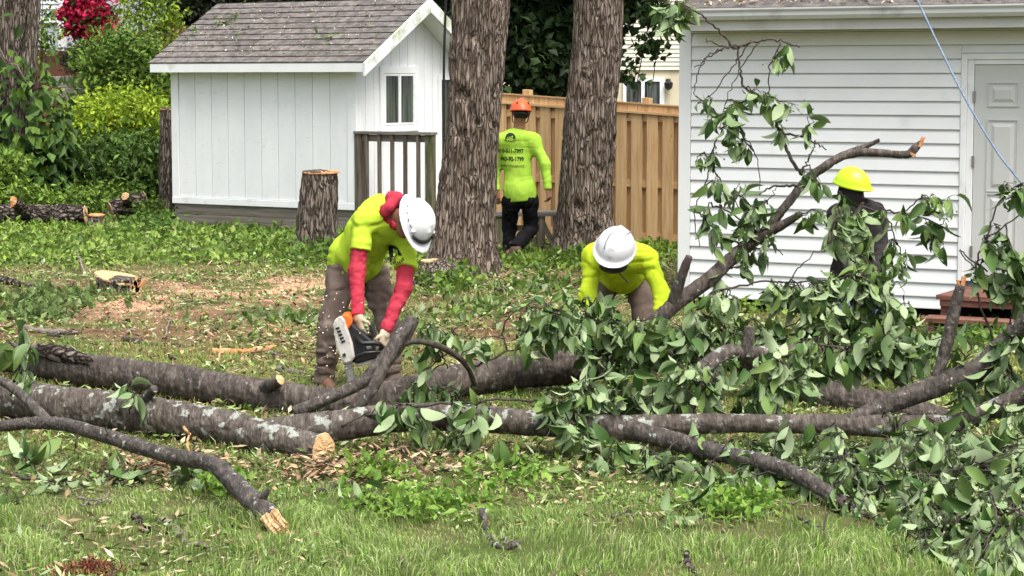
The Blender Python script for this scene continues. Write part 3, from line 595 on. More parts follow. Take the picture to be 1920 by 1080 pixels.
def plant(name, label, cat, base, ells, ncl, nleaf, rcl, L, cols, stems=3, group=None, stem_r=.02, m='twig_bark', kind=None, wl=.5, surf=.5, trunk=None, part='foliage'):
    base = Vector(base); base.z = gzf(base.x, base.y); o = thing(name, label, cat, base, group=group)
    v, f, c = crown_np([(e[0] - base.x, e[1] - base.y, e[2] - base.z, e[3], e[4], e[5]) for e in ells], ncl, nleaf, rcl, L, cols, surf=surf, wl=wl)
    link(part, npmesh(part, v, f, MT['veg'], col=c), o)
    if trunk: limb_obj('trunk', trunk[0], o, [Vector((0, 0, -.1)), Vector(trunk[2]) * .5 + Vector((.1, 0, 0)), Vector(trunk[2])], [trunk[1], trunk[1] * .85, trunk[1] * .55], 60, 40, amp=.012, freq=12)
    for k in range(stems):
        e = random.choice(ells); tip = Vector((e[0] + random.uniform(-.7, .7) * e[3], e[1] + random.uniform(-.5, .5) * e[4], e[2] + random.uniform(0, .7) * e[5])) - base
        b = Vector((random.uniform(-.12, .12), random.uniform(-.1, .1), -.05)); mid = b.lerp(tip, .5) + Vector((random.uniform(-.1, .1), 0, .1))
        MB().tube([b, b.lerp(mid, .6), mid, mid.lerp(tip, .6), tip], [stem_r, stem_r * .9, stem_r * .7, stem_r * .5, stem_r * .25], 6).build('stem', MT[m], o, smooth=True)
    return o
def E(px, py, Y, rx, ry, rd=None):        # ellipsoid from pixels
    c = W(px, py, Y); return (c.x, c.y, c.z, PX(rx, Y), rd or PX(rx, Y) * .8, PX(ry, Y))
GD = [(.03, .06, .015), (.045, .085, .02), (.065, .11, .028)]
GM_ = [(.06, .12, .02), (.095, .17, .03), (.13, .21, .035)]
GY = [(.24, .34, .02), (.30, .40, .035), (.18, .28, .025)]
GL_ = [(.16, .26, .035), (.22, .32, .05), (.12, .20, .03)]
RED = [(.42, .012, .06), (.55, .02, .10), (.30, .008, .03), (.06, .11, .02)]
# tree wrapped in creeper at the left edge
tb = W(38, 396, 33); ivt = thing('creeper_clad_tree', 'old furrowed tree wrapped in broad-leaved creeper at the yard edge', 'tree', (tb.x, 33, gzf(tb.x, 33)))
rel = [p - ivt.location for p in pxpath([(40, 420), (42, 330), (30, 200), (18, 100), (20, 0), (22, -300), (15, -600)], 33)]
limb_obj('trunk', 'stump_bark', ivt, rel, [.46, .36, .34, .33, .36, .34, .3], 300, 110, amp=.03, freq=9, stretch=.18, seed=31, flare=.4)
limb_obj('stem', 'stump_bark', ivt, [p - ivt.location for p in pxpath([(48, 160, 32.8), (58, 80, 32.8), (64, 0, 32.8), (70, -300, 32.8)], 33)], [.14, .11, .1, .09], 90, 40, amp=.012, freq=14, stretch=.2, seed=32)
k = 1500; t = RNG.random(k) ** .8; zc = np.where(RNG.random(k) < .9, 2.55, 3.6) * (1 - t) * RNG.random(k) ** .5 + .1; th = RNG.uniform(-2.9, .6, k); pr = .42 + .25 * RNG.random(k) ** 2 + .28 * np.exp(-((zc - 1.4) / .8) ** 2) * RNG.random(k)
wz = np.interp(zc, [q.z for q in rel], [q.x for q in rel])
P = np.stack([wz + pr * np.cos(th) + .08 * RNG.normal(size=k), pr * np.sin(th), zc], -1); D = unit(np.stack([np.cos(th) * .5, np.sin(th) * .5, -.7 + 0 * th], -1) + .5 * RNG.normal(size=(k, 3))); Nn = unit(np.stack([np.cos(th), np.sin(th), .9 + 0 * th], -1) + .3 * RNG.normal(size=(k, 3)))
cc = np.array([(.05, .11, .018), (.075, .15, .025), (.035, .075, .015), (.11, .19, .03)])[RNG.integers(0, 4, k)] * (.7 + .6 * RNG.random((k, 1)))
v, f, c = leafmesh(P, D, Nn, .13 + .14 * RNG.random(k), .09 + .08 * RNG.random(k), cc, fold=.12, bend=.15); link('creeper_leaves', npmesh('creeper_leaves', v, f, MT['veg'], col=c), ivt)
for q in ([(-8, 75), (8, 110), (28, 125), (40, 138)], [(-5, 95), (10, 118), (32, 122), (45, 148), (58, 168)]):
    MB().tube([p - ivt.location for p in pxpath(q, 32.4)], [.02, .02, .018, .014, .008][:len(q)], 6).build('vine', MT['old_wood_v'], ivt, smooth=True)
# brush between that tree and the shed
plant('shrub', 'dark broad-leaved brush filling the gap left of the shed', 'shrub', W(190, 380, 33.2), [E(150, 330, 33.6, 95, 55), E(240, 320, 33.4, 75, 60), E(290, 330, 33, 40, 60)], 480, 16, .3, .13, GD[1:] + GM_, stems=10, stem_r=.012)
plant('shrub', 'bright yellow-green shrub glowing above the dark brush', 'shrub', W(225, 380, 35), [E(215, 235, 35, 85, 55), E(265, 215, 35, 45, 45), E(150, 260, 35, 60, 50)], 420, 18, .28, .095, GY, stems=8, stem_r=.012)
plant('shrub', 'tall mid-green shrub beside the shed eave', 'shrub', W(265, 380, 37), [E(235, 130, 37, 75, 55), E(290, 190, 37, 50, 80), E(230, 90, 37, 55, 30)], 480, 18, .28, .10, GM_ + GL_, stems=10, stem_r=.015)
plant('boxwood', 'dark round clipped boxwood below the red azalea', 'shrub', W(158, 120, 40), [E(157, 112, 40, 38, 30)], 220, 22, .12, .045, [(.018, .03, .012), (.025, .04, .016), (.03, .035, .02)], stems=2)
az = plant('azalea', 'azalea in full crimson flower on the slope', 'shrub', W(165, 80, 43), [E(165, 30, 43, 46, 42), E(190, 55, 43, 26, 25), E(158, -10, 43, 26, 40)], 240, 16, .16, .10, RED, stems=6, stem_r=.02, wl=.9)
plant('sapling', 'slim pale-leaved sapling growing before the white house', 'sapling', W(80, 330, 35.5), [E(82, 20, 35.5, 18, 60), E(76, 100, 35.5, 22, 50), E(95, 60, 35.5, 14, 40)], 60, 9, .14, .09, GL_ + GM_, stems=5, stem_r=.018)
plant('sapling', 'airy yellow-green sapling above the brown bank by the shed roof', 'sapling', W(300, 240, 40), [E(250, 20, 40, 25, 26), E(295, 35, 40, 30, 30), E(325, 50, 40, 18, 30), E(280, -20, 40, 40, 25)], 130, 12, .2, .11, GL_ + GY, stems=7, stem_r=.022)
plant('shrub', 'fern-like pale green brush at the foot of the creeper-clad tree', 'shrub', W(10, 400, 31.5), [E(12, 320, 31.5, 26, 35), E(30, 370, 31.3, 40, 20), E(-40, 340, 31.4, 40, 45)], 170, 14, .2, .10, GL_ + GM_, stems=5, stem_r=.008)
plant('shrub', 'low weeds growing before the long log', 'shrub', W(110, 395, 31.2), [E(110, 372, 31.4, 60, 14), E(205, 372, 32.6, 60, 22), E(285, 395, 31.2, 26, 16)], 200, 12, .15, .09, GM_ + GL_, stems=3, stem_r=.006)
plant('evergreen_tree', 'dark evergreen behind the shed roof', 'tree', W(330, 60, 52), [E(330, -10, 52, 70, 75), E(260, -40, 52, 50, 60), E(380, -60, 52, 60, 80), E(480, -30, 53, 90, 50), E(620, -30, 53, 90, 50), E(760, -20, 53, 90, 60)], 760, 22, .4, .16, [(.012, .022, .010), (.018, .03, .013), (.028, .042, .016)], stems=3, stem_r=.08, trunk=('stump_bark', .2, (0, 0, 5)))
# the broad maple beyond the fence, its deep shade put into dark leaf colours
plant('shade_maple', 'dense maple beyond the cedar fence, its shade put into the leaf colour', 'tree', W(1010, 170, 35), [E(1000, 60, 35, 75, 80), E(960, 0, 35, 60, 90), E(1020, 130, 34.5, 60, 42), E(1185, -15, 35, 36, 30), E(1090, -120, 35, 190, 90), E(880, -60, 35, 60, 80), E(1080, 60, 36, 60, 100)], 1300, 20, .34, .17, [(.014, .028, .010), (.022, .045, .013), (.035, .065, .018)], stems=9, stem_r=.07, wl=.85, trunk=('stump_bark', .3, (0, .2, 5)))
plant('shade_maple', 'leafy maple bough end hanging before the cream house', 'tree', W(1172, 300, 33), [E(1215, 85, 33, 28, 10), E(1235, 78, 33, 18, 9), E(1185, 105, 33, 14, 12), E(1225, 20, 33, 38, 18), E(1190, 145, 33, 20, 8)], 42, 8, .15, .14, [(.02, .04, .012), (.03, .06, .016)], stems=5, stem_r=.015, wl=.85)
# woods far off close the view
ex = [(x, 80 + random.uniform(-8, 8), random.uniform(2, 16), 5, 4, 5) for x in np.linspace(-34, 34, 46)]
v, f, c = crown_np(ex, 1500, 16, 1.3, .7, GD + [(.05, .09, .025)], wl=.8); tag(link('woodland', npmesh('woodland', v, f, MT['veg'], col=c)), 'dark green woods closing off the view behind the houses', 'woods', kind='stuff')
# ================================================================== the felled cherry: logs, branches, twigs, leaves
def leafmat(n, c1, c2, c3, tr):
    m = mat(n, c1, c2, c3, sc=3, rough=.55, spec=.22, trans=tr, bump=.15, bsc=60, lo=.25, hi=.75); t = m.node_tree; N = t.nodes; L = t.links.new
    rp = [q for q in N if q.type == 'VALTORGB'][0]; a = N.new('ShaderNodeAttribute'); a.attribute_name = 'rnd'; oi = [q for q in N if q.type == 'OBJECT_INFO'][0]
    ad = N.new('ShaderNodeMath'); ad.operation = 'ADD'; L(a.outputs['Fac'], ad.inputs[0]); L(oi.outputs['Random'], ad.inputs[1]); fr = N.new('ShaderNodeMath'); fr.operation = 'FRACT'; L(ad.outputs[0], fr.inputs[0]); L(fr.outputs[0], rp.inputs['Fac'])
    return m
leafmat('leaf_top', (.062, .13, .034), (.11, .20, .05), (.19, .285, .08), .3)
leafmat('leaf_under', (.185, .275, .12), (.265, .365, .175), (.35, .44, .245), .25)
def leaf_template(bend, fold, twist, wmax):
    ts = [0, .16, .38, .62, .84, 1.0]; ws = [0, .66, 1, .92, .5, 0]; v = []; f = []
    for t, w in zip(ts, ws):
        z = -bend * t * t; y = t * (1 - .25 * abs(bend) * t); a = twist * t
        if w == 0: v.append((0, y, z)); continue
        h = w * wmax / 2; rip = .02 * math.sin(t * 17 + bend * 9)
        v += [(-h * math.cos(a), y, z + fold * h - h * math.sin(a) + rip), (0, y, z), (h * math.cos(a), y, z + fold * h + h * math.sin(a) - rip)]
    f += [(0, 2, 1), (0, 3, 2)]
    for k in range(3):
        b = 1 + 3 * k; f += [(b, b + 1, b + 4), (b, b + 4, b + 3), (b + 1, b + 2, b + 5), (b + 1, b + 5, b + 4)]
    b = 10; f += [(b, b + 1, 13), (b + 1, b + 2, 13)]
    v = np.array(v, float); f = np.array(f); v2 = v.copy(); v2[:, 2] -= .006
    return np.vstack([v, v2]), np.vstack([f, f[:, ::-1] + len(v)]), np.r_[np.zeros(len(f), int), np.ones(len(f), int)]
LT = [leaf_template(b, fo, tw, w) for b, fo, tw, w in ((.25, .25, .2, .40), (.5, .4, -.5, .38), (.1, .6, .6, .36), (.6, .15, -.3, .44), (-.2, .35, .4, .40), (.4, .9, .7, .42), (.2, .1, -.8, .46), (.8, .6, .3, .38), (.35, 1.2, -.3, .40))]
LTM = [npmesh('leaf', v, f, [MT['leaf_top'], MT['leaf_under']], mi=mi, smooth=True) for v, f, mi in LT]
class Leaves:
    def __init__(s): s.P = []; s.D = []; s.N = []; s.L = []
    def add(s, p, d, n, l): s.P.append(tuple(p)); s.D.append(tuple(d)); s.N.append(tuple(n)); s.L.append(l)
    def finish(s, parent, nsep=300, inframe=True):
        if not s.P: return
        P, D, N, L = map(np.array, (s.P, s.D, s.N, s.L)); D = unit(D); S = unit(np.cross(D, N)); N = np.cross(S, D); o0 = np.array(parent.location)
        sx = P[:, 0] / P[:, 1] * FPX; score = L / P[:, 1] - (np.abs(sx) > 950) * 9; order = np.argsort(-score); sep = order[:nsep]; rest = order[nsep:]
        var = RNG.integers(0, len(LT), len(P))
        for i in sep:
            o = link('leaf', LTM[var[i]], parent); l = L[i]
            o.matrix_local = Matrix(((S[i][0] * l, D[i][0] * l, N[i][0] * l, P[i][0] - o0[0]), (S[i][1] * l, D[i][1] * l, N[i][1] * l, P[i][1] - o0[1]), (S[i][2] * l, D[i][2] * l, N[i][2] * l, P[i][2] - o0[2]), (0, 0, 0, 1)))
        V = []; F = []; MI = []; A = []; b = 0
        for k, (v, f, mi) in enumerate(LT):
            j = rest[var[rest] == k]
            if not len(j): continue
            vv = (P[j] - o0)[:, None] + L[j][:, None, None] * (v[None, :, 0:1] * S[j][:, None] + v[None, :, 1:2] * D[j][:, None] + v[None, :, 2:3] * N[j][:, None])
            V.append(vv.reshape(-1, 3)); F.append((f[None] + (np.arange(len(j)) * len(v))[:, None, None] + b).reshape(-1, 3)); MI.append(np.tile(mi, len(j))); b += len(j) * len(v)
            A.append(np.repeat(RNG.random(len(j)), len(v)))
        if V:
            me = npmesh('leaves', np.vstack(V), np.vstack(F), [MT['leaf_top'], MT['leaf_under']], mi=np.concatenate(MI), smooth=True)
            a = me.attributes.new('rnd', 'FLOAT', 'POINT'); a.data.foreach_set('value', np.concatenate(A).astype(np.float32)); tag(link('leaves', me, parent), kind='stuff')
def rv(a=1): return Vector((random.gauss(0, a), random.gauss(0, a), random.gauss(0, a)))
def twiglet(mb, lv, a, b, n, ls=1., spread=1., r=.006, berries=None, flat=0):
    """a thin drooping twig from a to b with n leaves towards its end"""
    a, b = Vector(a), Vector(b); d = b - a; ln = d.length; side = Vector((-d.y, d.x, 0)); sag = random.uniform(-.12, .22) * ln
    pts = []
    for k in range(7):
        t = k / 6; pts.append(a.lerp(b, t) + Vector((0, 0, sag * math.sin(t * math.pi))) + side * (.12 * math.sin(t * 5 + ln * 9) * (t * (1 - t) * 2)) + rv(.012) * (0 < k < 6))
    mb.tube(pts, [r * (1 - .65 * k / 6) for k in range(7)], 5)
    for k in range(n):
        t = 1 - (k / max(1, n)) * min(.9, .32 * spread / max(ln, .2) + .25); t = min(1, t + random.uniform(-.03, .03)); q = t * 6; i = min(5, int(q)); p = pts[i].lerp(pts[i + 1], q - i)
        out = ((pts[i + 1] - pts[i]).normalized() * .5 + rv(.5)); dirn = (out * random.uniform(.5, 1.1) + Vector((0, 0, -random.uniform(.35, 1.5) * (1 - flat)))).normalized()
        nn = rv(.9) + Vector((0, random.choice((.5, .5, -.5)), random.choice((-.8, .7)))) if not flat else Vector((random.gauss(0, .4), random.gauss(0, .4), random.choice((-1, 1, -1))))
        pe = p + dirn * .018; mb.tube([p, pe], .0018, 3, cap=False)
        lv.add(pe, dirn, nn, ls * random.choice((random.uniform(.055, .11), random.uniform(.09, .15), random.uniform(.11, .18), random.uniform(.12, .19))))
    if berries is not None and random.random() < .35:
        for k in range(random.randint(3, 7)):
            c = pts[-2] + rv(.035) + Vector((0, 0, -.05)); berries.append(c); mb.tube([pts[-2], c], .0012, 3, cap=False)
LEAFX = 4.3
class FelledTree:
    def __init__(s, name, label, loc, cat='tree'):
        s.o = thing(name, label, cat, loc); s.loc = Vector(loc); s.tw = MB(); s.lv = Leaves(); s.an = []; s.be = []
    def stem(s, name, m, px, Y, hp, nr, ns, anchor=True, **k):
        pts = pxpath(px, Y); rad = [PX(h, p.y) for h, p in zip(hp, pts)]
        if anchor:
            c = spline(pts, max(8, int(sum((pts[i + 1] - pts[i]).length for i in range(len(pts) - 1)) * 12))); s.an += [tuple(q) for q in c]
        o = limb_obj(name, m, s.o, [p - s.loc for p in pts], rad, nr, ns, **k); return o, [p - s.loc for p in pts], rad
    def twig(s, px, Y, r=.008, r2=None):
        pts = pxpath(px, Y); c = spline(pts, max(8, len(pts) * 5)); s.an += [tuple(q) for q in c]; n = len(c)
        c = c + .006 * RNG.normal(size=c.shape)
        MB().tube([Vector(q) - s.loc for q in c], [r + ((r2 or r * .5) - r) * k / (n - 1) for k in range(n)], 7).build('twig', MT['twig_bark'], s.o, smooth=True)
    def blob(s, px, py, rx, ry, n, Y, ls=1., far=.9, per=6):
        n = round(n * (LEAFX if n >= 11 else LEAFX * .55)); Y = min(Y, 9020 / (max(py, 300) + ry * .8 - 148)); A = np.array(s.an); k = max(1, round(n / per)); left = n
        for j in range(k):
            a, rr = random.uniform(0, 6.28), math.sqrt(random.random()); t = W(px + rx * 1.2 * rr * math.cos(a), py - ry * .3 + ry * 1.15 * rr * math.sin(a), Y + random.uniform(-.8, .8) * PX(max(rx, 40), Y))
            d = np.linalg.norm(A - np.array(t), axis=1) + .25 * RNG.random(len(A)); st = Vector(A[int(np.argmin(d))])
            if (t - st).length > far: st = t + (st - t).normalized() * far
            m = left // (k - j); left -= m; twiglet(s.tw, s.lv, st, t, m, ls, r=.0055, berries=s.be)
    def finish(s, nsep=300):
        if s.tw.v:
            me = s.tw.mesh('twigs', MT['twig_bark'], True); me.transform(Matrix.Translation(-s.loc)); tag(link('twigs', me, s.o), kind='stuff')
        s.lv.finish(s.o, nsep)
        if s.be:
            mb = MB()
            for c in s.be: mb.tube([c - s.loc + Vector((0, 0, .007)), c - s.loc + Vector((0, 0, .004)), c - s.loc - Vector((0, 0, .004)), c - s.loc - Vector((0, 0, .007))], [.002, .007, .007, .002], 6)
            tag(mb.build('berries', MT['berry'], s.o, smooth=True), kind='stuff')
mat('berry', (.17, .25, .06), rough=.35, spec=.4)
# ---------------- rear log with the raised limb
FT = FelledTree('felled_tree', 'felled cherry whose long dark log is being sawn, one limb raised before the garage', W(20, 695, 16.1))
FT.stem('trunk', 'cherry_bark', [(12, 668, 16.1), (150, 692, 15.5), (300, 712, 15.1), (450, 736, 14.6), (600, 756, 14.25), (690, 752, 14.3), (800, 730, 14.7), (900, 708, 15.05), (1000, 694, 15.25), (1090, 685, 15.35), (1200, 673, 15.35), (1300, 664, 15.2), (1400, 678, 15), (1500, 722, 14.7), (1600, 753, 14.4), (1700, 770, 14.1), (1790, 790, 13.9)], 15,
        [29, 31, 33, 33, 33, 33, 34, 34, 33, 31, 29, 27, 27, 29, 31, 28, 18], 420, 64, amp=.006, freq=26, stretch=.8, lump=.10, seed=41, knots=[(1.9, 2.2, .10, .04), (5.1, 2.5, .1, .03)])
cut_disc('cut_face', 'cut_wood', FT.o, W(12, 668, 16.1) - FT.loc, (-1, .3, .1), PX(29, 16.1), seed=3)
FT.stem('branch_stub', 'cherry_bark', [(490, 735, 14.5), (510, 722, 14.3), (524, 713, 14.2)], 14.4, [16, 13, 11], 14, 26, amp=.003, freq=26, anchor=False); cut_disc('cut_face', 'cut_wood', FT.o, W(525, 712, 14.19) - FT.loc, (.7, -.5, .5), PX(10, 14.2), seed=4, th=.006, rough=.003)
FT.stem('loose_bark', 'rough_bark', [(60, 655, 15.65), (120, 665, 15.5), (170, 680, 15.3)], 15.5, [12, 17, 8], 30, 24, amp=.008, freq=20, anchor=False)
FT.stem('limb', 'cherry_bark', [(1165, 668, 15.3), (1225, 608, 15.2), (1264, 572, 15.2), (1331, 522, 15.3), (1380, 477, 15.4), (1433, 435, 15.5), (1470, 390, 15.5), (1510, 340, 15.6), (1529, 324, 15.6), (1577, 294, 15.6), (1615, 278, 15.7), (1649, 262, 15.7)], 15.4, [18, 17, 15, 14, 13, 11, 9, 8.5, 9, 8, 6.5, 4], 150, 30, amp=.004, freq=30, stretch=.6, seed=42)
FT.stem('limb', 'cherry_bark', [(1577, 294, 15.6), (1615, 286, 15.6), (1665, 288, 15.55), (1700, 290, 15.5), (1716, 278, 15.5), (1731, 262, 15.5)], 15.6, [8, 8, 7.5, 7.5, 8, 3], 50, 22, amp=.003, freq=30, seed=43)
FT.stem('limb', 'cherry_bark', [(1390, 468, 15.4), (1433, 440, 15.4), (1470, 420, 15.35), (1502, 400, 15.3)], 15.4, [14, 11, 9, 6], 40, 22, amp=.003, freq=30, seed=44)
FT.stem('branch_stub', 'cherry_bark', [(1262, 572, 15.2), (1272, 535, 15.15), (1292, 480, 15.1)], 15.2, [13, 11, 7], 30, 22, amp=.003, freq=30, seed=45)
MB().obox(W(1728, 266, 15.48) - FT.loc, (.014, 0, 0), (0, .008, 0), (.012, 0, .035)).obox(W(1712, 290, 15.45) - FT.loc, (.02, 0, -.01), (0, .008, 0), (0, 0, .01)).build('torn_wood', MT['orange_wood'], FT.o)
for q, r in (([(1502, 329), (1476, 285), (1457, 233), (1430, 190), (1405, 170), (1389, 151), (1386, 110), (1384, 90)], .014), ([(1384, 92), (1370, 83), (1339, 50), (1310, 25), (1272, 8)], .010), ([(1466, 257), (1481, 252), (1510, 259), (1551, 281)], .009), ([(1466, 257), (1459, 240)], .008),
             ([(1502, 326), (1516, 295), (1529, 269), (1527, 262)], .008), ([(1500, 348), (1457, 348), (1423, 363)], .011), ([(1411, 415), (1435, 380), (1457, 350)], .006), ([(1384, 88), (1433, 74), (1471, 79), (1498, 87)], .010), ([(1386, 86), (1351, 86), (1322, 72)], .007), ([(1384, 86), (1351, 92), (1325, 108), (1303, 127)], .007),
             ([(1380, 86), (1331, 103), (1305, 146), (1303, 180)], .006), ([(1408, 80), (1375, 122), (1346, 165), (1322, 189)], .006), ([(1466, 80), (1447, 117), (1440, 160), (1440, 233)], .006), ([(1303, 182), (1351, 218), (1399, 261), (1423, 310), (1423, 356)], .006),
             ([(1425, 78), (1395, 120), (1365, 180), (1350, 240)], .005), ([(1355, 242), (1336, 281), (1322, 348), (1303, 396), (1312, 464)], .006), ([(1322, 286), (1351, 339), (1384, 387), (1423, 425)], .006), ([(1312, 400), (1350, 440), (1385, 480), (1400, 520)], .006), ([(1330, 380), (1380, 405), (1440, 450), (1470, 480)], .007),
             ([(1500, 345), (1560, 368), (1631, 392), (1667, 397), (1732, 409), (1785, 438)], .010), ([(1660, 398), (1681, 450), (1702, 521)], .006), ([(1690, 402), (1730, 372), (1780, 378)], .006), ([(1352, 545), (1430, 528), (1500, 530), (1570, 524), (1640, 520)], .008), ([(1300, 640), (1380, 622), (1470, 628), (1560, 622), (1640, 606)], .010),
             ([(1460, 560), (1500, 500), (1560, 450)], .006), ([(1340, 700), (1420, 640), (1500, 600)], .008), ([(1120, 668), (1060, 640), (1010, 620), (960, 640)], .007), ([(1180, 660), (1140, 610), (1080, 585), (1020, 590)], .008)):
    FT.twig(q, 15.45 if q[0][1] < 480 else 14.9, r)
B1 = [(1468, 118, 12, 22, 8), (1395, 185, 28, 25, 8), (1325, 205, 18, 18, 5), (1372, 232, 36, 30, 13), (1440, 200, 20, 28, 12), (1505, 215, 16, 16, 11), (1455, 262, 18, 22, 6), (1345, 258, 20, 16, 5), (1372, 292, 30, 30, 12), (1310, 308, 12, 10, 3), (1345, 345, 24, 20, 6), (1402, 345, 30, 24, 9), (1328, 392, 20, 22, 7), (1382, 405, 40, 24, 15),
      (1440, 400, 30, 24, 9), (1330, 438, 20, 20, 7), (1360, 468, 32, 28, 12), (1412, 440, 32, 32, 14), (1455, 470, 28, 24, 8), (1400, 508, 28, 24, 9), (1340, 518, 28, 20, 7)]
B2 = [(1530, 366, 30, 18, 9), (1560, 388, 28, 32, 12), (1602, 396, 32, 26, 11), (1632, 430, 32, 34, 15), (1600, 465, 34, 36, 16), (1660, 450, 24, 28, 9), (1570, 436, 20, 26, 7), (1762, 385, 28, 24, 14), (1742, 418, 30, 20, 12), (1788, 450, 34, 16, 8), (1702, 500, 10, 36, 10), (1690, 408, 14, 12, 4)]
for b in ((1262, 30, 12, 22, 12), (1240, 20, 10, 16, 6)): FT.blob(*b, 15.4, far=.35)
for b in B1: FT.blob(*b[:4], b[4] * .72, 15.4, ls=1.0)
for b in B2: FT.blob(*b[:4], b[4] * .7, 15.2, ls=1.05)
for b in [(1600, 540, 64, 28, 26), (1540, 560, 34, 24, 12), (1660, 540, 36, 26, 16), (1490, 560, 54, 20, 14), (1630, 590, 64, 28, 30), (1716, 585, 30, 18, 5), (1560, 612, 54, 24, 20), (1350, 590, 54, 24, 16), (1300, 640, 54, 28, 16), (1420, 620, 50, 26, 18), (1490, 640, 50, 26, 16), (1090, 582, 70, 22, 32), (1005, 598, 40, 18, 12), (1150, 618, 70, 24, 30), (1060, 622, 46, 18, 12), (1215, 640, 54, 24, 24), (1170, 676, 54, 20, 18), (1280, 660, 44, 24, 16), (1350, 660, 44, 24, 14), (1700, 620, 54, 28, 18), (1640, 640, 50, 28, 20), (1560, 690, 60, 30, 20), (1480, 700, 50, 26, 14), (1800, 660, 40, 20, 6), (1165, 598, 50, 12, 14), (1215, 605, 40, 12, 10)]:
    FT.blob(*b, 14.8, ls=1.0)
FT.finish()
# ---------------- front log with branches to the right
FB_ = FelledTree('felled_tree', 'lichen-spotted front log with sawn end and leafy branches spreading right', W(0, 790, 14))
FB_.stem('trunk', 'lichen_bark', [(-60, 738, 14.15), (0, 745, 14.0), (100, 759, 13.75), (250, 777, 13.5), (400, 798, 13.15), (520, 826, 12.75), (604, 842, 12.6)], 13.5, [36, 37, 38, 38, 36, 33, 29], 330, 72, amp=.005, freq=24, stretch=.7, lump=.09, seed=51, knots=[(1.35, 1.6, .09, .03)])
cut_disc('cut_face', 'cut_wood', FB_.o, W(606, 842, 12.58) - FB_.loc, (.75, -.6, .02), PX(30, 12.6), seed=5, th=.012, rough=.006)
FB_.stem('branch', 'lichen_bark', [(480, 812, 12.95), (560, 806, 12.88), (640, 797, 12.85), (720, 786, 12.9), (800, 782, 12.95), (900, 786, 12.9), (1000, 794, 12.8), (1100, 800, 12.7), (1180, 803, 12.6), (1300, 796, 12.6), (1450, 794, 12.5), (1600, 797, 12.45), (1700, 801, 12.4), (1752, 803, 12.4), (1800, 793, 12.35), (1860, 768, 12.3), (1970, 720, 12.2), (2120, 660, 12.0)], 12.7,
          [26, 31, 30, 28, 26, 26, 25, 25, 27, 20, 18, 20, 23, 26, 20, 19, 19, 9], 360, 44, amp=.004, freq=26, stretch=.6, lump=.12, seed=52)
FB_.stem('branch', 'branch_bark', [(1170, 803, 12.6), (1270, 828, 12.3), (1350, 850, 12.0), (1430, 868, 11.7), (1500, 893, 11.4), (1560, 930, 11.15), (1620, 972, 10.95)], 12, [20, 18, 17, 17, 16, 14, 11], 150, 34, amp=.004, freq=26, stretch=.6, seed=53)
FB_.stem('branch', 'branch_bark', [(1590, 792, 12.45), (1640, 770, 12.5), (1690, 748, 12.5), (1760, 722, 12.5), (1840, 690, 12.5), (1872, 655, 12.5), (1940, 592, 12.4), (2040, 520, 12.3)], 12.5, [16, 19, 20, 22, 22, 20, 17, 8], 140, 34, amp=.004, freq=26, stretch=.6, seed=54)
FB_.stem('branch_stub', 'branch_bark', [(1752, 722, 12.5), (1774, 650, 12.5), (1790, 580, 12.5), (1801, 535, 12.5)], 12.5, [12, 12, 12, 10], 60, 26, amp=.004, freq=30, seed=55)
MB().obox(W(1806, 528, 12.5) - FB_.loc, (.012, 0, 0), (0, .008, 0), (.004, 0, .03)).obox(W(1797, 532, 12.5) - FB_.loc, (.008, 0, 0), (0, .008, 0), (-.006, 0, .022)).build('torn_wood', MT['orange_wood'], FB_.o)
FB_.stem('branch', 'lichen_bark', [(1185, 795, 12.65), (1240, 752, 12.85), (1290, 715, 13.0), (1335, 678, 13.1), (1365, 660, 13.2), (1400, 664, 13.3), (1450, 660, 13.5), (1530, 655, 13.8), (1600, 660, 14)], 13, [12, 13, 15, 16, 15, 15, 13, 11, 8], 110, 30, amp=.004, freq=28, seed=56)
FB_.stem('branch_stub', 'branch_bark', [(1398, 668, 13.25), (1402, 640, 13.25), (1405, 612, 13.25)], 13.25, [12, 11, 10], 26, 24, amp=.004, freq=28, seed=57)
FB_.stem('branch_stub', 'branch_bark', [(268, 750, 13.4), (282, 738, 13.35), (290, 728, 13.3)], 13.4, [11, 9, 8], 14, 20, amp=.003, freq=28, seed=58)
FB_.stem('branch', 'branch_bark', [(1640, 950, 11.4), (1700, 905, 11.7), (1790, 875, 11.9), (1880, 850, 12), (1960, 830, 12)], 11.8, [11, 12, 13, 13, 12], 70, 24, amp=.004, freq=28, seed=59)
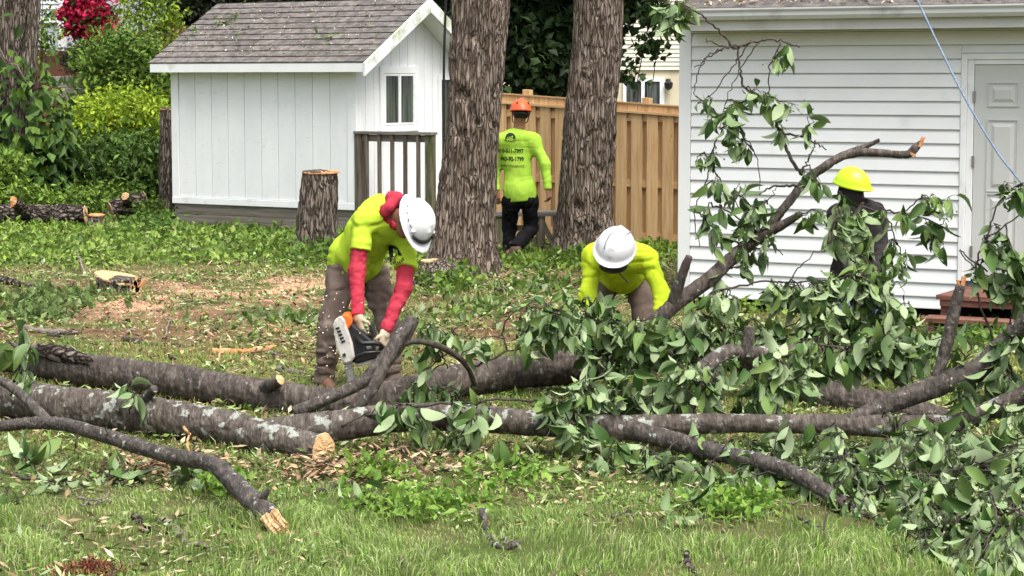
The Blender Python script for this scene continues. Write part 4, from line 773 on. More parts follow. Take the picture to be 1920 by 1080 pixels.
for q, Y, r in (([(640, 797), (680, 778), (720, 760), (770, 760)], 12.75, .006), ([(680, 782), (820, 758), (960, 750), (1090, 752), (1180, 745)], 12.8, .010), ([(890, 800), (895, 850), (905, 900)], 12.7, .004), ([(1085, 800), (1070, 850), (1075, 890)], 12.55, .005), ([(1180, 790), (1130, 740), (1080, 715)], 12.7, .007), ([(1300, 790), (1310, 740), (1350, 700)], 12.7, .007), ([(1450, 790), (1440, 740), (1470, 690)], 12.7, .007),
                ([(1440, 880), (1400, 900), (1330, 905), (1250, 890)], 11.9, .006), ([(1500, 890), (1560, 870), (1650, 870), (1740, 890), (1830, 880)], 11.5, .007), ([(1620, 970), (1700, 955), (1780, 925), (1850, 920)], 11.2, .007), ([(1700, 1000), (1760, 980), (1850, 985), (1930, 960)], 10.9, .007), ([(1750, 805), (1790, 850), (1830, 900)], 12.1, .006), ([(1850, 920), (1880, 980), (1860, 1040), (1800, 1060)], 10.2, .006), ([(1780, 985), (1740, 1020), (1700, 1035)], 10.3, .005), ([(1560, 800), (1545, 870), (1490, 900), (1470, 960)], 12.1, .005), ([(1870, 660), (1850, 600), (1830, 520), (1850, 450), (1920, 400)], 12.6, .008),
                ([(1840, 690), (1880, 640), (1905, 560), (1930, 480)], 12.6, .007), ([(1850, 510), (1800, 470), (1830, 505), (1900, 540)], 12.6, .005), ([(1850, 450), (1880, 370), (1930, 340)], 12.6, .006), ([(1700, 745), (1650, 680), (1560, 650), (1500, 640)], 12.8, .007), ([(1780, 715), (1820, 650), (1780, 620)], 12.7, .006), ([(1270, 830), (1200, 870), (1140, 880)], 12.2, .006), ([(1350, 850), (1300, 900), (1240, 920)], 11.9, .005), ([(240, 775), (250, 745), (246, 715)], 13.3, .005), ([(20, 745), (40, 690), (36, 640)], 13.6, .006), ([(1745, 805), (1765, 800), (1800, 740)], 12.35, .005)):
    FB_.twig(q, Y, r)
for b in [(248, 738, 16, 16, 6, 13.2), (38, 640, 22, 22, 9, 13.4), (70, 712, 24, 10, 5, 13.3), (820, 812, 54, 10, 12, 12.75), (745, 765, 34, 18, 9, 12.7), (930, 780, 30, 20, 6, 12.65), (870, 755, 30, 16, 6, 12.7), (1060, 760, 36, 26, 14, 12.55), (1075, 825, 26, 30, 14, 12.5), (1070, 885, 22, 20, 8, 12.45), (1130, 740, 50, 32, 20, 12.7), (1200, 740, 54, 34, 22, 12.7), (1290, 725, 60, 36, 28, 12.8), (1390, 725, 60, 34, 26, 12.8), (1480, 700, 54, 36, 24, 12.8), (1550, 668, 60, 34, 26, 12.9), (1640, 668, 60, 36, 26, 12.8), (1720, 660, 46, 24, 14, 12.8),
          (1850, 720, 50, 32, 16, 12.4), (1790, 770, 40, 26, 10, 12.3), (1895, 680, 30, 40, 12, 12.4), (1895, 362, 20, 22, 8, 12.6), (1868, 450, 30, 28, 10, 12.6), (1880, 505, 34, 28, 11, 12.6), (1900, 560, 26, 30, 10, 12.6), (1830, 520, 18, 24, 5, 12.6), (1150, 850, 50, 24, 14, 12.2), (1250, 885, 54, 26, 18, 12), (1350, 900, 54, 24, 18, 11.8), (1320, 830, 40, 20, 10, 12.2), (1440, 830, 44, 16, 12, 12.1), (1470, 870, 44, 24, 14, 11.8), (1560, 835, 54, 26, 20, 12), (1650, 852, 60, 34, 26, 11.9), (1750, 862, 60, 36, 28, 11.8), (1850, 852, 60, 44, 30, 11.8), (1560, 885, 54, 26, 20, 11.5), (1680, 920, 60, 34, 28, 11.3), (1800, 935, 60, 44, 32, 11.2), (1890, 950, 44, 54, 26, 11.1),
          (1700, 980, 54, 28, 20, 10.9), (1770, 1005, 54, 24, 16, 10.7), (1850, 1028, 54, 26, 16, 10.5), (1615, 955, 34, 18, 9, 11.1), (1910, 1040, 30, 26, 10, 10.5), (1910, 800, 30, 30, 12, 12), (1990, 620, 50, 50, 14, 12.3), (2060, 560, 50, 50, 12, 12.2), (2010, 760, 60, 50, 16, 12), (2110, 700, 60, 50, 14, 12), (1990, 880, 60, 50, 16, 11.6), (2000, 980, 60, 40, 14, 10.8), (1960, 460, 40, 50, 11, 12.5), (1880, 1000, 50, 40, 18, 10.4), (1840, 1060, 70, 12, 14, 9.6), (1900, 1050, 30, 16, 12, 9.6), (1740, 1030, 60, 14, 12, 9.9), (1690, 960, 60, 30, 16, 10.7), (1820, 880, 60, 40, 20, 11.6), (1620, 880, 60, 30, 16, 11.6), (1850, 980, 60, 36, 18, 10.6), (1560, 850, 60, 24, 14, 11.8), (1750, 820, 60, 20, 12, 12.1), (1800, 1050, 60, 20, 10, 9.9), (1900, 880, 30, 40, 12, 11.5), (1740, 940, 60, 40, 14, 11.0), (1600, 910, 50, 30, 12, 11.2), (1420, 900, 50, 24, 10, 11.6), (1690, 800, 50, 20, 10, 12.3)]:
    FB_.blob(*b[:5], b[5], ls=1.0)
FB_.finish()
# ---------------- the broken branch lying in front
BB = FelledTree('broken_branch', 'bent grey-brown branch with pale torn end lying on the grass', W(515, 1000, 10.6), 'branch')
BB.stem('stem', 'branch_bark', [(-60, 806, 12.9), (-10, 800, 12.75), (95, 793, 12.6), (190, 815, 12.2), (300, 850, 11.7), (395, 870, 11.3), (428, 895, 11.05), (470, 935, 10.8), (500, 965, 10.65), (515, 978, 10.6)], 12, [9, 10, 13, 14, 15, 16.5, 18, 21, 21, 19], 200, 36, amp=.004, freq=28, stretch=.6, lump=.12, seed=61, knots=[(3.2, 1.5, .05, .02), (1.6, 2, .05, .015)])
BB.stem('stem', 'branch_bark', [(92, 796, 12.6), (65, 765, 12.75), (25, 728, 12.95), (-40, 690, 13.2)], 12.8, [12, 10, 9, 8], 50, 24, amp=.003, freq=28, seed=62)
BB.stem('branch_stub', 'branch_bark', [(478, 945, 10.75), (494, 930, 10.7), (503, 915, 10.68)], 10.7, [12, 9, 4], 16, 20, amp=.003, freq=28, seed=63)
m = MB()
for k in range(26):
    a = random.uniform(-1, 1); b = random.uniform(-1, 1); p0 = W(506 + a * 15, 966 - a * 8 + b * 6, 10.55 + b * .03) - BB.loc; p1 = W(532 + a * 14, 1006 - a * 7 + random.uniform(-20, 6), 10.42 + b * .03) - BB.loc
    d = p1 - p0; u = d.orthogonal().normalized(); m.obox((p0 + p1) / 2, d * .5, u * random.uniform(.004, .009), d.normalized().cross(u) * random.uniform(.008, .016))
m.build('torn_wood', MT['cut_wood'], BB.o)
for q in ([(205, 822), (200, 800), (210, 780)], [(370, 868), (362, 835), (352, 810)], [(150, 806), (140, 840), (150, 850)]): BB.twig(q, 12.0, .006)
BB.finish()
# ---------------- the forked branch at the sawyer's saw
CB = FelledTree('cut_branch', 'forked dark branch leaning across the log below the chainsaw', W(600, 775, 13.9), 'branch')
CB.stem('stem', 'branch_bark', [(550, 773, 13.75), (615, 747, 13.8), (680, 715, 13.85), (725, 672, 13.9), (755, 630, 13.95), (775, 598, 14)], 13.9, [11, 12, 13, 16, 16, 13], 70, 28, amp=.003, freq=28, seed=64)
CB.stem('stem', 'branch_bark', [(668, 768, 13.7), (695, 735, 13.7), (718, 690, 13.75), (745, 640, 13.85), (770, 605, 13.95)], 13.8, [9, 11, 11, 11, 9], 60, 26, amp=.003, freq=28, seed=65)
CB.stem('stem', 'twig_bark', [(752, 645, 13.9), (785, 640, 14), (830, 652, 14.1), (862, 672, 14.2), (880, 695, 14.3), (890, 722, 14.4)], 14, [6, 6, 6.5, 6, 5, 5], 50, 16, amp=.002, freq=28, seed=66)
for q in ([(885, 690), (960, 658), (1045, 640), (1110, 632)], [(950, 655), (945, 615), (965, 585), (1010, 565)], [(888, 720), (862, 742), (845, 762)], [(800, 642), (850, 620), (860, 615)], [(820, 650), (840, 690)], [(860, 742), (880, 760)], [(1020, 645), (1040, 610)]): CB.twig(q, 14.4, .008)
for b in [(790, 655, 14, 28, 6), (845, 622, 18, 12, 5), (885, 640, 30, 18, 9), (815, 600, 20, 10, 4), (1000, 610, 24, 20, 8), (1060, 605, 30, 24, 12), (985, 660, 24, 14, 5), (770, 590, 14, 10, 3), (800, 740, 34, 22, 12)]: CB.blob(*b, 14.3, per=4)
CB.finish(120)
# ================================================================== grass, weeds, litter, sticks
def field(n, y0, y1, dens=None, pad=1.9):
    n = int(n * (.245 * (y0 + y1) / 2 + 1.9) / (.245 * (y0 + y1) / 2 + .9))
    """n random ground points in the strip of yard between depths y0 and y1"""
    y = np.sqrt(RNG.uniform((y0 + 3) ** 2, (y1 + 3) ** 2, n)) - 3; x = RNG.uniform(-1, 1, n) * (.245 * y + pad)
    if dens is not None:
        k = RNG.random(n) < dens(x, y); x, y = x[k], y[k]
    return x, y, gz(x, y)
def blades(x, y, z, h, w, col, lean=.6):
    n = len(x); a = RNG.uniform(0, 2 * np.pi, n); wind = .5; fl = 2 * np.pi * 2.2 * fbm(p2(x, y, 1.5, 31), 2); k_ = .5 * RNG.random(n); tx = np.cos(a) * lean * RNG.random(n) * .7 + np.cos(fl) * k_; ty = np.sin(a) * lean * RNG.random(n) * .7 + np.sin(fl) * k_
    P = np.stack([x, y, z - .004], -1); b = RNG.uniform(0, 2 * np.pi, n); S = np.stack([np.cos(b), np.sin(b), 0 * b], -1) * (w / 2)[:, None]
    T = np.stack([tx, ty, 0 * tx], -1) * h[:, None]; up = np.array([0, 0, 1.])
    m = P + T * .35 + up * (h * .62)[:, None]; t = P + T * 1.15 + up * (h * (1 - .35 * np.hypot(tx, ty)))[:, None]
    v = np.stack([P - S, P + S, m - S * .8, m + S * .8, t], 1).reshape(-1, 3); i = np.arange(n)[:, None] * 5
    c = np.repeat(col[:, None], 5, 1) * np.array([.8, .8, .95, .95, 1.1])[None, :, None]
    return v, [i + np.array([[0, 1, 3, 2]]), i + np.array([[2, 3, 4]])], c.reshape(-1, 3)
def merge(parts):
    V = []; Q = []; T = []; C = []; b = 0
    for v, fs, c in parts:
        for f in (fs if isinstance(fs, list) else [fs]): (Q if f.shape[1] == 4 else T).append(f + b)
        V.append(v); C.append(c); b += len(v)
    return np.vstack(V), [np.vstack(q) for q in (Q, T) if q], np.vstack(C)
def stuff(name, label, cat, parts, m='veg'):
    v, f, c = merge(parts); return tag(link(name, npmesh(name, v, f, MT[m], col=c)), label, cat, kind='stuff')
def pick(cols, n, j=.35): return np.array(cols)[RNG.integers(0, len(cols), n)] * (1 - j + 2 * j * RNG.random((n, 1)))
GR1 = [(.20, .33, .065), (.26, .40, .085), (.14, .25, .045), (.34, .45, .14), (.42, .49, .23), (.23, .36, .07), (.38, .39, .18)]
GR2 = [(.22, .30, .06), (.31, .33, .10), (.16, .24, .045), (.42, .37, .16), (.37, .31, .13)]
def dn(x, y): return (.25 + .75 * ss(.32, .6, fbm(p2(x, y, 1.7, 5), 3))) * (1 - .85 * ss(10.9, 12.0, y) * ss(.35, .6, fbm(p2(x, y, 1.2, 15), 3)))
g = []
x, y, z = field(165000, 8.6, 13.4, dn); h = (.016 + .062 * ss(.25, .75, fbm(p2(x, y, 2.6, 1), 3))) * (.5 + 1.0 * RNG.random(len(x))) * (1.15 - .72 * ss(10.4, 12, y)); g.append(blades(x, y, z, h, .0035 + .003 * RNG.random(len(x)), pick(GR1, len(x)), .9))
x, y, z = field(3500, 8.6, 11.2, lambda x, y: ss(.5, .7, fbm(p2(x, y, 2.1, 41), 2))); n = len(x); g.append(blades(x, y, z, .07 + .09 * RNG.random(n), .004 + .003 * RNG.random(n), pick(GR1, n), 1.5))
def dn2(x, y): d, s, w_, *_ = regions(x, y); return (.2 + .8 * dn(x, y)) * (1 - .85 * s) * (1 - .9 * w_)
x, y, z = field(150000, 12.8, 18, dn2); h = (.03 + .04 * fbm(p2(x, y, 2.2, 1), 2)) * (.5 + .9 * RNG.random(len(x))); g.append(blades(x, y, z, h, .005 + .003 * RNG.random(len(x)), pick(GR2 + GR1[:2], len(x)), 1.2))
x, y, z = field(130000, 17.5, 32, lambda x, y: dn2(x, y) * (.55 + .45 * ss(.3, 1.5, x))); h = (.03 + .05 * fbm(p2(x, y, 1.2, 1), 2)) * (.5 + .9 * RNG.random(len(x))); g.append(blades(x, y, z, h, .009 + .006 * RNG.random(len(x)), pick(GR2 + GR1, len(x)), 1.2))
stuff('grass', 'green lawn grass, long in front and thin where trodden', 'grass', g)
def flat_bits(x, y, z, L, Wd, cols, lift=.02, tilt=.35, fold=.1, j=.35):
    n = len(x); a = RNG.uniform(0, 2 * np.pi, n); D = unit(np.stack([np.cos(a), np.sin(a), tilt * RNG.normal(size=n)], -1)); N = unit(np.stack([tilt * RNG.normal(size=n), tilt * RNG.normal(size=n), np.ones(n)], -1))
    return leafmesh(np.stack([x, y, z + lift * RNG.random(n) + .004], -1), D, N, L, Wd, pick(cols, n, j), fold=fold)
STRAW = [(.27, .21, .11), (.36, .30, .17), (.19, .135, .07), (.12, .08, .045), (.45, .39, .25), (.08, .055, .035)]
CLIP = [(.11, .19, .035), (.16, .24, .06), (.22, .28, .11), (.075, .13, .03), (.28, .34, .19)]
l = []
x, y, z = field(42000, 13.2, 26, lambda x, y: .25 + .75 * regions(x, y)[0]); n = len(x); l.append(flat_bits(x, y, z, .03 + .08 * RNG.random(n) ** 2, .006 + .012 * RNG.random(n), STRAW))
x, y, z = field(34000, 13.5, 30, lambda x, y: .85 * ss(.36, .62, fbm(p2(x, y, 1.3, 7), 3)) * (1 - .6 * regions(x, y)[2])); n = len(x); l.append(flat_bits(x, y, z, .03 + .06 * RNG.random(n), .018 + .03 * RNG.random(n), CLIP, lift=.05, tilt=.5))
x, y, z = field(20000, 9, 14.5, lambda x, y: np.maximum(ss(.5, .66, fbm(p2(x, y, 1.1, 17), 3)), ss(10.9, 12, y))); n = len(x); l.append(flat_bits(x, y, z, .03 + .07 * RNG.random(n) ** 2, .008 + .02 * RNG.random(n), STRAW + CLIP, lift=.05, tilt=.4))
for cx, cy, sx, sy, k in ((330, 880, 110, 22, 700), (625, 888, 120, 26, 500), (720, 880, 160, 40, 600), (560, 660, 300, 40, 900), (1040, 800, 60, 30, 200)):      # bark and chips where the wood was sawn
    q = GC(cx, cy, sx, sy, k); l.append(flat_bits(q[:, 0], q[:, 1], q[:, 2], .03 + .09 * RNG.random(k) ** 2, .01 + .02 * RNG.random(k), [(.20, .12, .07), (.34, .22, .13), (.09, .055, .035), (.48, .34, .2), (.14, .10, .07)], lift=.06, tilt=.4))
stuff('leaf_litter', 'scattered straw, bark scraps and shredded leaves on the ground', 'litter', l, 'litter')
s_ = []
x, y, z = field(70000, 18.5, 26.5, lambda x, y: regions(x, y)[2] * (np.abs(x + 2) < 3.2)); n = len(x); s_.append(flat_bits(x, y, z, .012 + .03 * RNG.random(n) ** 2, .008 + .014 * RNG.random(n), [(.55, .36, .24), (.48, .29, .18), (.38, .19, .11), (.62, .46, .33)], lift=.03, tilt=.5))
stuff('sawdust', 'pale pinkish sawdust and chips around the cut stumps', 'sawdust', s_, 'litter')
w_ = []
def dw_(x, y): return ss(23.2, 25.5, y + 1.6 * (fbm(p2(x, y, .9, 21), 3) - .5)) * (1 - .8 * ss(-1.2, .0, x)) * (.3 + .7 * ss(.35, .6, fbm(p2(x, y, 1.1, 23), 2)))
x, y, z = field(52000, 22, 32.5, dw_); n = len(x); D = rdir(n, .15); N = rdir(n, 1.6); P = np.stack([x, y, z + .02 + .10 * RNG.random(n) ** 1.6 * (.4 + 1.2 * fbm(p2(x, y, .8, 25), 2))], -1); w_.append(leafmesh(P, D, N, .05 + .07 * RNG.random(n), .03 + .045 * RNG.random(n), pick([(.12, .21, .03), (.17, .27, .04), (.22, .32, .055), (.08, .15, .025), (.27, .35, .10)], n, .3)))
# clumps at stump and trunk feet, under the shed, along the logs
for cx, cy, sx, sz, k, cl in ((1000, 496, 110, .10, 700, GM_ + GL_), (840, 535, 60, .16, 500, GL_ + GM_), (1095, 492, 60, .16, 500, GM_), (590, 480, 70, .18, 500, GM_), (490, 446, 110, .16, 500, GM_), (300, 440, 50, .28, 600, GM_), (1235, 470, 50, .14, 600, GL_), (30, 425, 90, .14, 800, GL_), (110, 560, 120, .05, 500, [(.13, .19, .06), (.09, .15, .035)]), (60, 590, 90, .06, 500, [(.16, .22, .08), (.09, .15, .035)]), (1400, 575, 120, .12, 500, GL_), (1850, 640, 80, .14, 500, GM_), (640, 600, 250, .03, 500, CLIP), (900, 580, 90, .04, 250, GM_ + CLIP), (1010, 540, 90, .05, 400, GM_ + CLIP)):
    q = GC(cx, cy, sx, 18, k); q[:, 2] += sz * RNG.random(k) ** 1.5; w_.append(leafmesh(q, rdir(k, .1), rdir(k, 1.3), .05 + .08 * RNG.random(k), .03 + .05 * RNG.random(k), pick(cl, k, .3)))
for cx, cy, sx, sy, k, sz in ((780, 960, 160, 26, 500, .07), (420, 920, 40, 18, 260, .07), (1380, 960, 90, 22, 380, .08), (700, 900, 60, 18, 220, .07), (960, 900, 120, 30, 260, .05), (1450, 900, 60, 20, 160, .06)):   # broad-leaved weeds in the lawn
    q = GC(cx, cy, sx, sy, k); q[:, 2] += .015 + sz * RNG.random(k); w_.append(leafmesh(q, rdir(k, .2), rdir(k, 1.6), .03 + .05 * RNG.random(k), .02 + .035 * RNG.random(k), pick([(.10, .20, .025), (.15, .27, .04), (.20, .32, .05)], k, .3)))
stuff('weeds', 'low leafy weeds spreading over the yard', 'weeds', w_)
# --- roof debris
def on_roof(name, label, M, xr, yr, zf, k, cols, lmax):
    x = RNG.uniform(*xr, k); y = RNG.uniform(*yr, k); z = np.array([zf(a) for a in y]) + .02
    v, f, c = flat_bits(x, y, z, .012 + lmax * RNG.random(k) ** 2, .008 + .4 * lmax * RNG.random(k), cols, lift=.01, tilt=.5)
    v = (np.array(M.to_3x3()) @ v.T).T + np.array(M.translation); tag(link(name, npmesh(name, v, f, MT['litter'], col=c)), label, 'litter', kind='stuff')
on_roof('roof_litter', 'pale chips and leaf scraps strewn over the shed shingles', SHM, (-SL - .1, .2), (-.1, RY - .05), lambda y: roofz(y) + .012, 900, [(.42, .36, .27), (.05, .04, .03), (.55, .5, .4), (.16, .22, .08), (.3, .22, .15)], .05)
on_roof('roof_litter', 'thick brown leaf and twig debris along the garage eave', GM, (-.05, 6), (-.36, .9), lambda y: GT + .2 + (y + .38) * sl_, 6000, [(.36, .24, .15), (.5, .38, .26), (.2, .12, .08), (.62, .52, .4), (.12, .16, .05)], .06)
for (px, py, k) in ((425, 43, 22), (612, 73, 16), (360, 60, 8), (455, 60, 8), (440, 28, 6)):          # torn leafy sprigs on the shed roof
    d = ray(px, py); n = (SHM.to_3x3() @ Vector((0, -math.sin(pitch), math.cos(pitch)))); o0 = SHM @ Vector((0, RY, RZ + .03)); p = hit(px, py, o0, n)
    t = thing('leafy_sprig', {425: 'pale wilted sprig high on the left of the shed roof', 612: 'small dark green sprig low on the shed roof near the rake', 360: 'tiny green scrap at the left slope of the shed roof', 455: 'flattened green stalk on the middle of the shed roof', 440: 'little leaf scrap near the shed ridge'}[px], 'sprig', p)
    q = RNG.normal(size=(k, 3)) * np.array([.10, .05, .0]); q[:, 2] = q[:, 1] * math.tan(pitch) + .01; v, f, c = leafmesh(q, rdir(k), rdir(k, 2), .07 + .06 * RNG.random(k), .035, pick(GM_ + [(.2, .3, .14)], k)); link('leaves', npmesh('leaves', v, f, MT['veg'], col=c), t)
    MB().tube([(-.14, -.05, .0), (0, .0, .02), (.13, .06, .05)], [.004, .004, .002], 5).build('stalk', MT['twig_bark'], t)
# --- sticks lying about
def stick(label, px, r, m='twig_bark', grp=None, name='stick', lift=.5):
    pts = [G(*q[:2]) + Vector((0, 0, r * lift + (q[2] if len(q) > 2 else 0))) for q in px]; o = thing(name, label, 'stick', pts[0], group=grp)
    c = spline([p - pts[0] for p in pts], 14); c = c + .008 * RNG.normal(size=c.shape); n = len(c)
    MB().tube([Vector(q) for q in c], [r * (1 - .5 * k / (n - 1)) * random.uniform(.85, 1.15) for k in range(n)], 7).build('stem', MT[m], o, smooth=True); return o
stick('dark crooked stick on trodden grass between the flat stump and the logs', [(232, 640), (290, 648), (345, 650), (378, 646)], .028)
stick('reddish split stick lying left of the sawyer', [(398, 664), (450, 664), (500, 660), (518, 655)], .035, 'orange_wood')
stick('slim stick beside the reddish split one', [(495, 660), (520, 668), (530, 672)], .02, 'old_wood')
stick('dark rotten stick in weeds behind the flat stump', [(0, 478), (40, 484), (85, 490)], .05, 'rough_bark')
stick('short dark stick left of the flat stump', [(0, 530), (30, 536), (62, 542)], .05, 'rough_bark')
stick('brown stick lying below the tall stump and shed', [(352, 470), (380, 474), (402, 480)], .035)
stick('bare twig curling up from weeds above the flat stump', [(140, 482), (150, 505, .1), (160, 515)], .02, 'old_wood')
stick('grey peeled limb on the ground behind the log end', [(40, 620), (90, 626), (145, 628)], .035, 'old_wood')
stick('lichen-grey broken stick in the lawn below the torn branch', [(305, 980), (330, 1000), (345, 1020)], .022, 'old_wood')
stick('mossy black stick pile piece in the lawn', [(250, 970), (265, 990), (280, 1005)], .022, 'rough_bark')
stick('short thick bark piece standing in the front lawn', [(905, 985, .06), (915, 1005), (925, 1025)], .018, 'branch_bark')
stick('dark bark strip beside the upright bark piece', [(925, 1025), (950, 1030), (975, 1022)], .014, 'branch_bark')
stick('pale bare twig in the lawn under the leafy branches', [(1110, 965), (1160, 970), (1230, 965), (1280, 972)], .009, 'old_wood')
stick('thin dark twig rising from the lawn by the branch tip', [(1548, 1010, .14), (1552, 1045), (1570, 1075)], .006)
stick('charred stub poking from the grass at the lawn front', [(1285, 1062, .05), (1300, 1076), (1315, 1090)], .014, 'rough_bark')
stick('forked grey twig on the lawn beside the torn branch', [(350, 1020), (385, 1030), (410, 1050)], .014, 'old_wood')
stick('orange splinter of wood near the sawn log end', [(632, 890), (650, 893), (666, 895)], .022, 'orange_wood')
stick('dark crooked twig below the sawn log end', [(610, 872), (650, 868), (690, 872)], .014)
stick('thin dark twig on the grass below the sawn chips', [(595, 925), (630, 918), (665, 908)], .012)
stick('curved twig at the left lawn edge', [(0, 885), (60, 902), (130, 905), (190, 925)], .010)
stick('upright torn splinter beside the bent branch', [(345, 850, .16), (355, 865, .07), (372, 880)], .009, 'orange_wood')
stick('pale crooked twig beside the trodden soil', [(305, 640), (318, 612, .05), (312, 600)], .010, 'old_wood')
stick('brown wood slab on the grass behind the sawn log', [(520, 696), (550, 700), (572, 704)], .03, 'old_wood')
for k in range(34):
    px, py = random.uniform(20, 1500), random.uniform(860, 1070); a = random.uniform(-.5, .5); l_ = random.uniform(18, 60)
    mm_ = random.choice(['old_wood', 'twig_bark', 'branch_bark']); stick({'old_wood': 'pale grey dry twig scrap', 'twig_bark': 'dark thin twig scrap', 'branch_bark': 'brown barky twig scrap'}[mm_] + ' lying in the lawn grass', [(px, py), (px + l_ * .5, py + l_ * .5 * a + random.uniform(-3, 3)), (px + l_, py + l_ * a)], random.uniform(.003, .008), mm_, grp='twig scraps in the lawn', name='twig', lift=4)
for k in range(30):
    px, py = random.uniform(10, 1000), random.uniform(500, 690); a = random.uniform(-.25, .25); l_ = random.uniform(15, 60)
    mm_ = random.choice(['old_wood', 'twig_bark', 'branch_bark', 'orange_wood']); stick({'old_wood': 'pale grey dry twig scrap', 'twig_bark': 'dark thin twig scrap', 'branch_bark': 'brown barky twig scrap', 'orange_wood': 'orange fresh splinter'}[mm_] + ' on trodden soil behind the logs', [(px, py), (px + l_ * .5, py + l_ * .5 * a + random.uniform(-2, 2)), (px + l_, py + l_ * a)], random.uniform(.005, .012), mm_, grp='twig scraps behind the logs', name='twig', lift=2.5)
# --- leaves lying on the lawn: fallen sprays
def spray(label, px, py, k, sx, sy, ls=1.):
    c = G(px, py); o = thing('leafy_spray', label, 'leaves', c); lv = Leaves(); tw = MB(); a = c + Vector((-PX(sx, c.y), .02, .03))
    for j in range(max(1, k // 5)):
        q = G(px + random.gauss(0, sx * .5), py + random.gauss(0, sy * .5)) + Vector((0, 0, .05)); s0 = c.lerp(q, .2) + Vector((0, 0, .03)); twiglet(tw, lv, s0, q + Vector((0, 0, .02)), 5, ls, r=.004, flat=.85)
    me = tw.mesh('twigs', MT['twig_bark'], True); me.transform(Matrix.Translation(-o.location)); link('twigs', me, o); lv.finish(o, 60)
spray('big pale wilted leaves heaped at the left lawn edge', 55, 880, 22, 55, 18, 1.25); spray('pale leafy twig lying flat on the lawn left', 190, 908, 26, 80, 18); spray('wilted leaves beside the bend of the broken branch', 360, 912, 22, 55, 16)
spray('single pale leaf pair on the lawn left edge', 15, 945, 6, 20, 8, 1.2); spray('loose leaves in the grass below the sawn end', 700, 960, 16, 90, 20); spray('few leaves lying under the front log branch', 960, 890, 10, 60, 14); spray('scattered leaves below the leafy branch on the lawn', 1290, 975, 16, 110, 20)
spray('pale leaves on the lawn beside the forked twig', 110, 925, 12, 40, 10)
# the reddish ant-hill of rotten wood at the lower edge
c = G(170, 1078); k = 900; q = RNG.normal(size=(k, 3)) * np.array([.07, .05, .0]); q[:, 2] = .05 * np.exp(-(q[:, 0] / .08) ** 2 - (q[:, 1] / .06) ** 2) * RNG.random(k) + .02
v, f, cc = leafmesh(q + np.array(c), rdir(k), rdir(k, 1), .02 + .03 * RNG.random(k), .008, pick([(.16, .05, .025), (.24, .09, .05), (.09, .03, .02)], k)); tag(link('rotten_wood', npmesh('rotten_wood', v, f, MT['litter'], col=cc)), 'crumbled red-brown rotten wood heap in the front lawn', 'debris')
# --- ropes
def rope(label, pts, r, m): MB().tube([Vector(q) for q in spline(pts, 40)], r, 8).build('rope', MT[m], tag(o := thing('rope', label, 'rope', (0, 0, 0))), smooth=True) 
mat('rope_blue', (.09, .13, .19), (.20, .26, .34), sc=60, rough=.6, bump=.5, bsc=150); mat('rope_dark', (.02, .02, .022), (.05, .05, .05), sc=60, rough=.7)
rope('blue-grey climbing rope slanting down across the garage door', [W(1690, -60, 15.5), W(1720, 0, 15.4), W(1760, 85, 15.1), W(1810, 185, 14.7), W(1870, 285, 14.3), W(1925, 355, 13.9), W(2010, 460, 13.2), W(2100, 600, 12.8)], .0075, 'rope_blue')
rope('dark rope hanging down in front of the shed gable', [W(838, -120, 24.2), W(836, 0, 24.2), W(833, 90, 24.2), W(832, 190, 24.2), W(834, 330, 24.1), W(838, 480, 24), W(845, 520, 23.9)], .014, 'rope_dark')
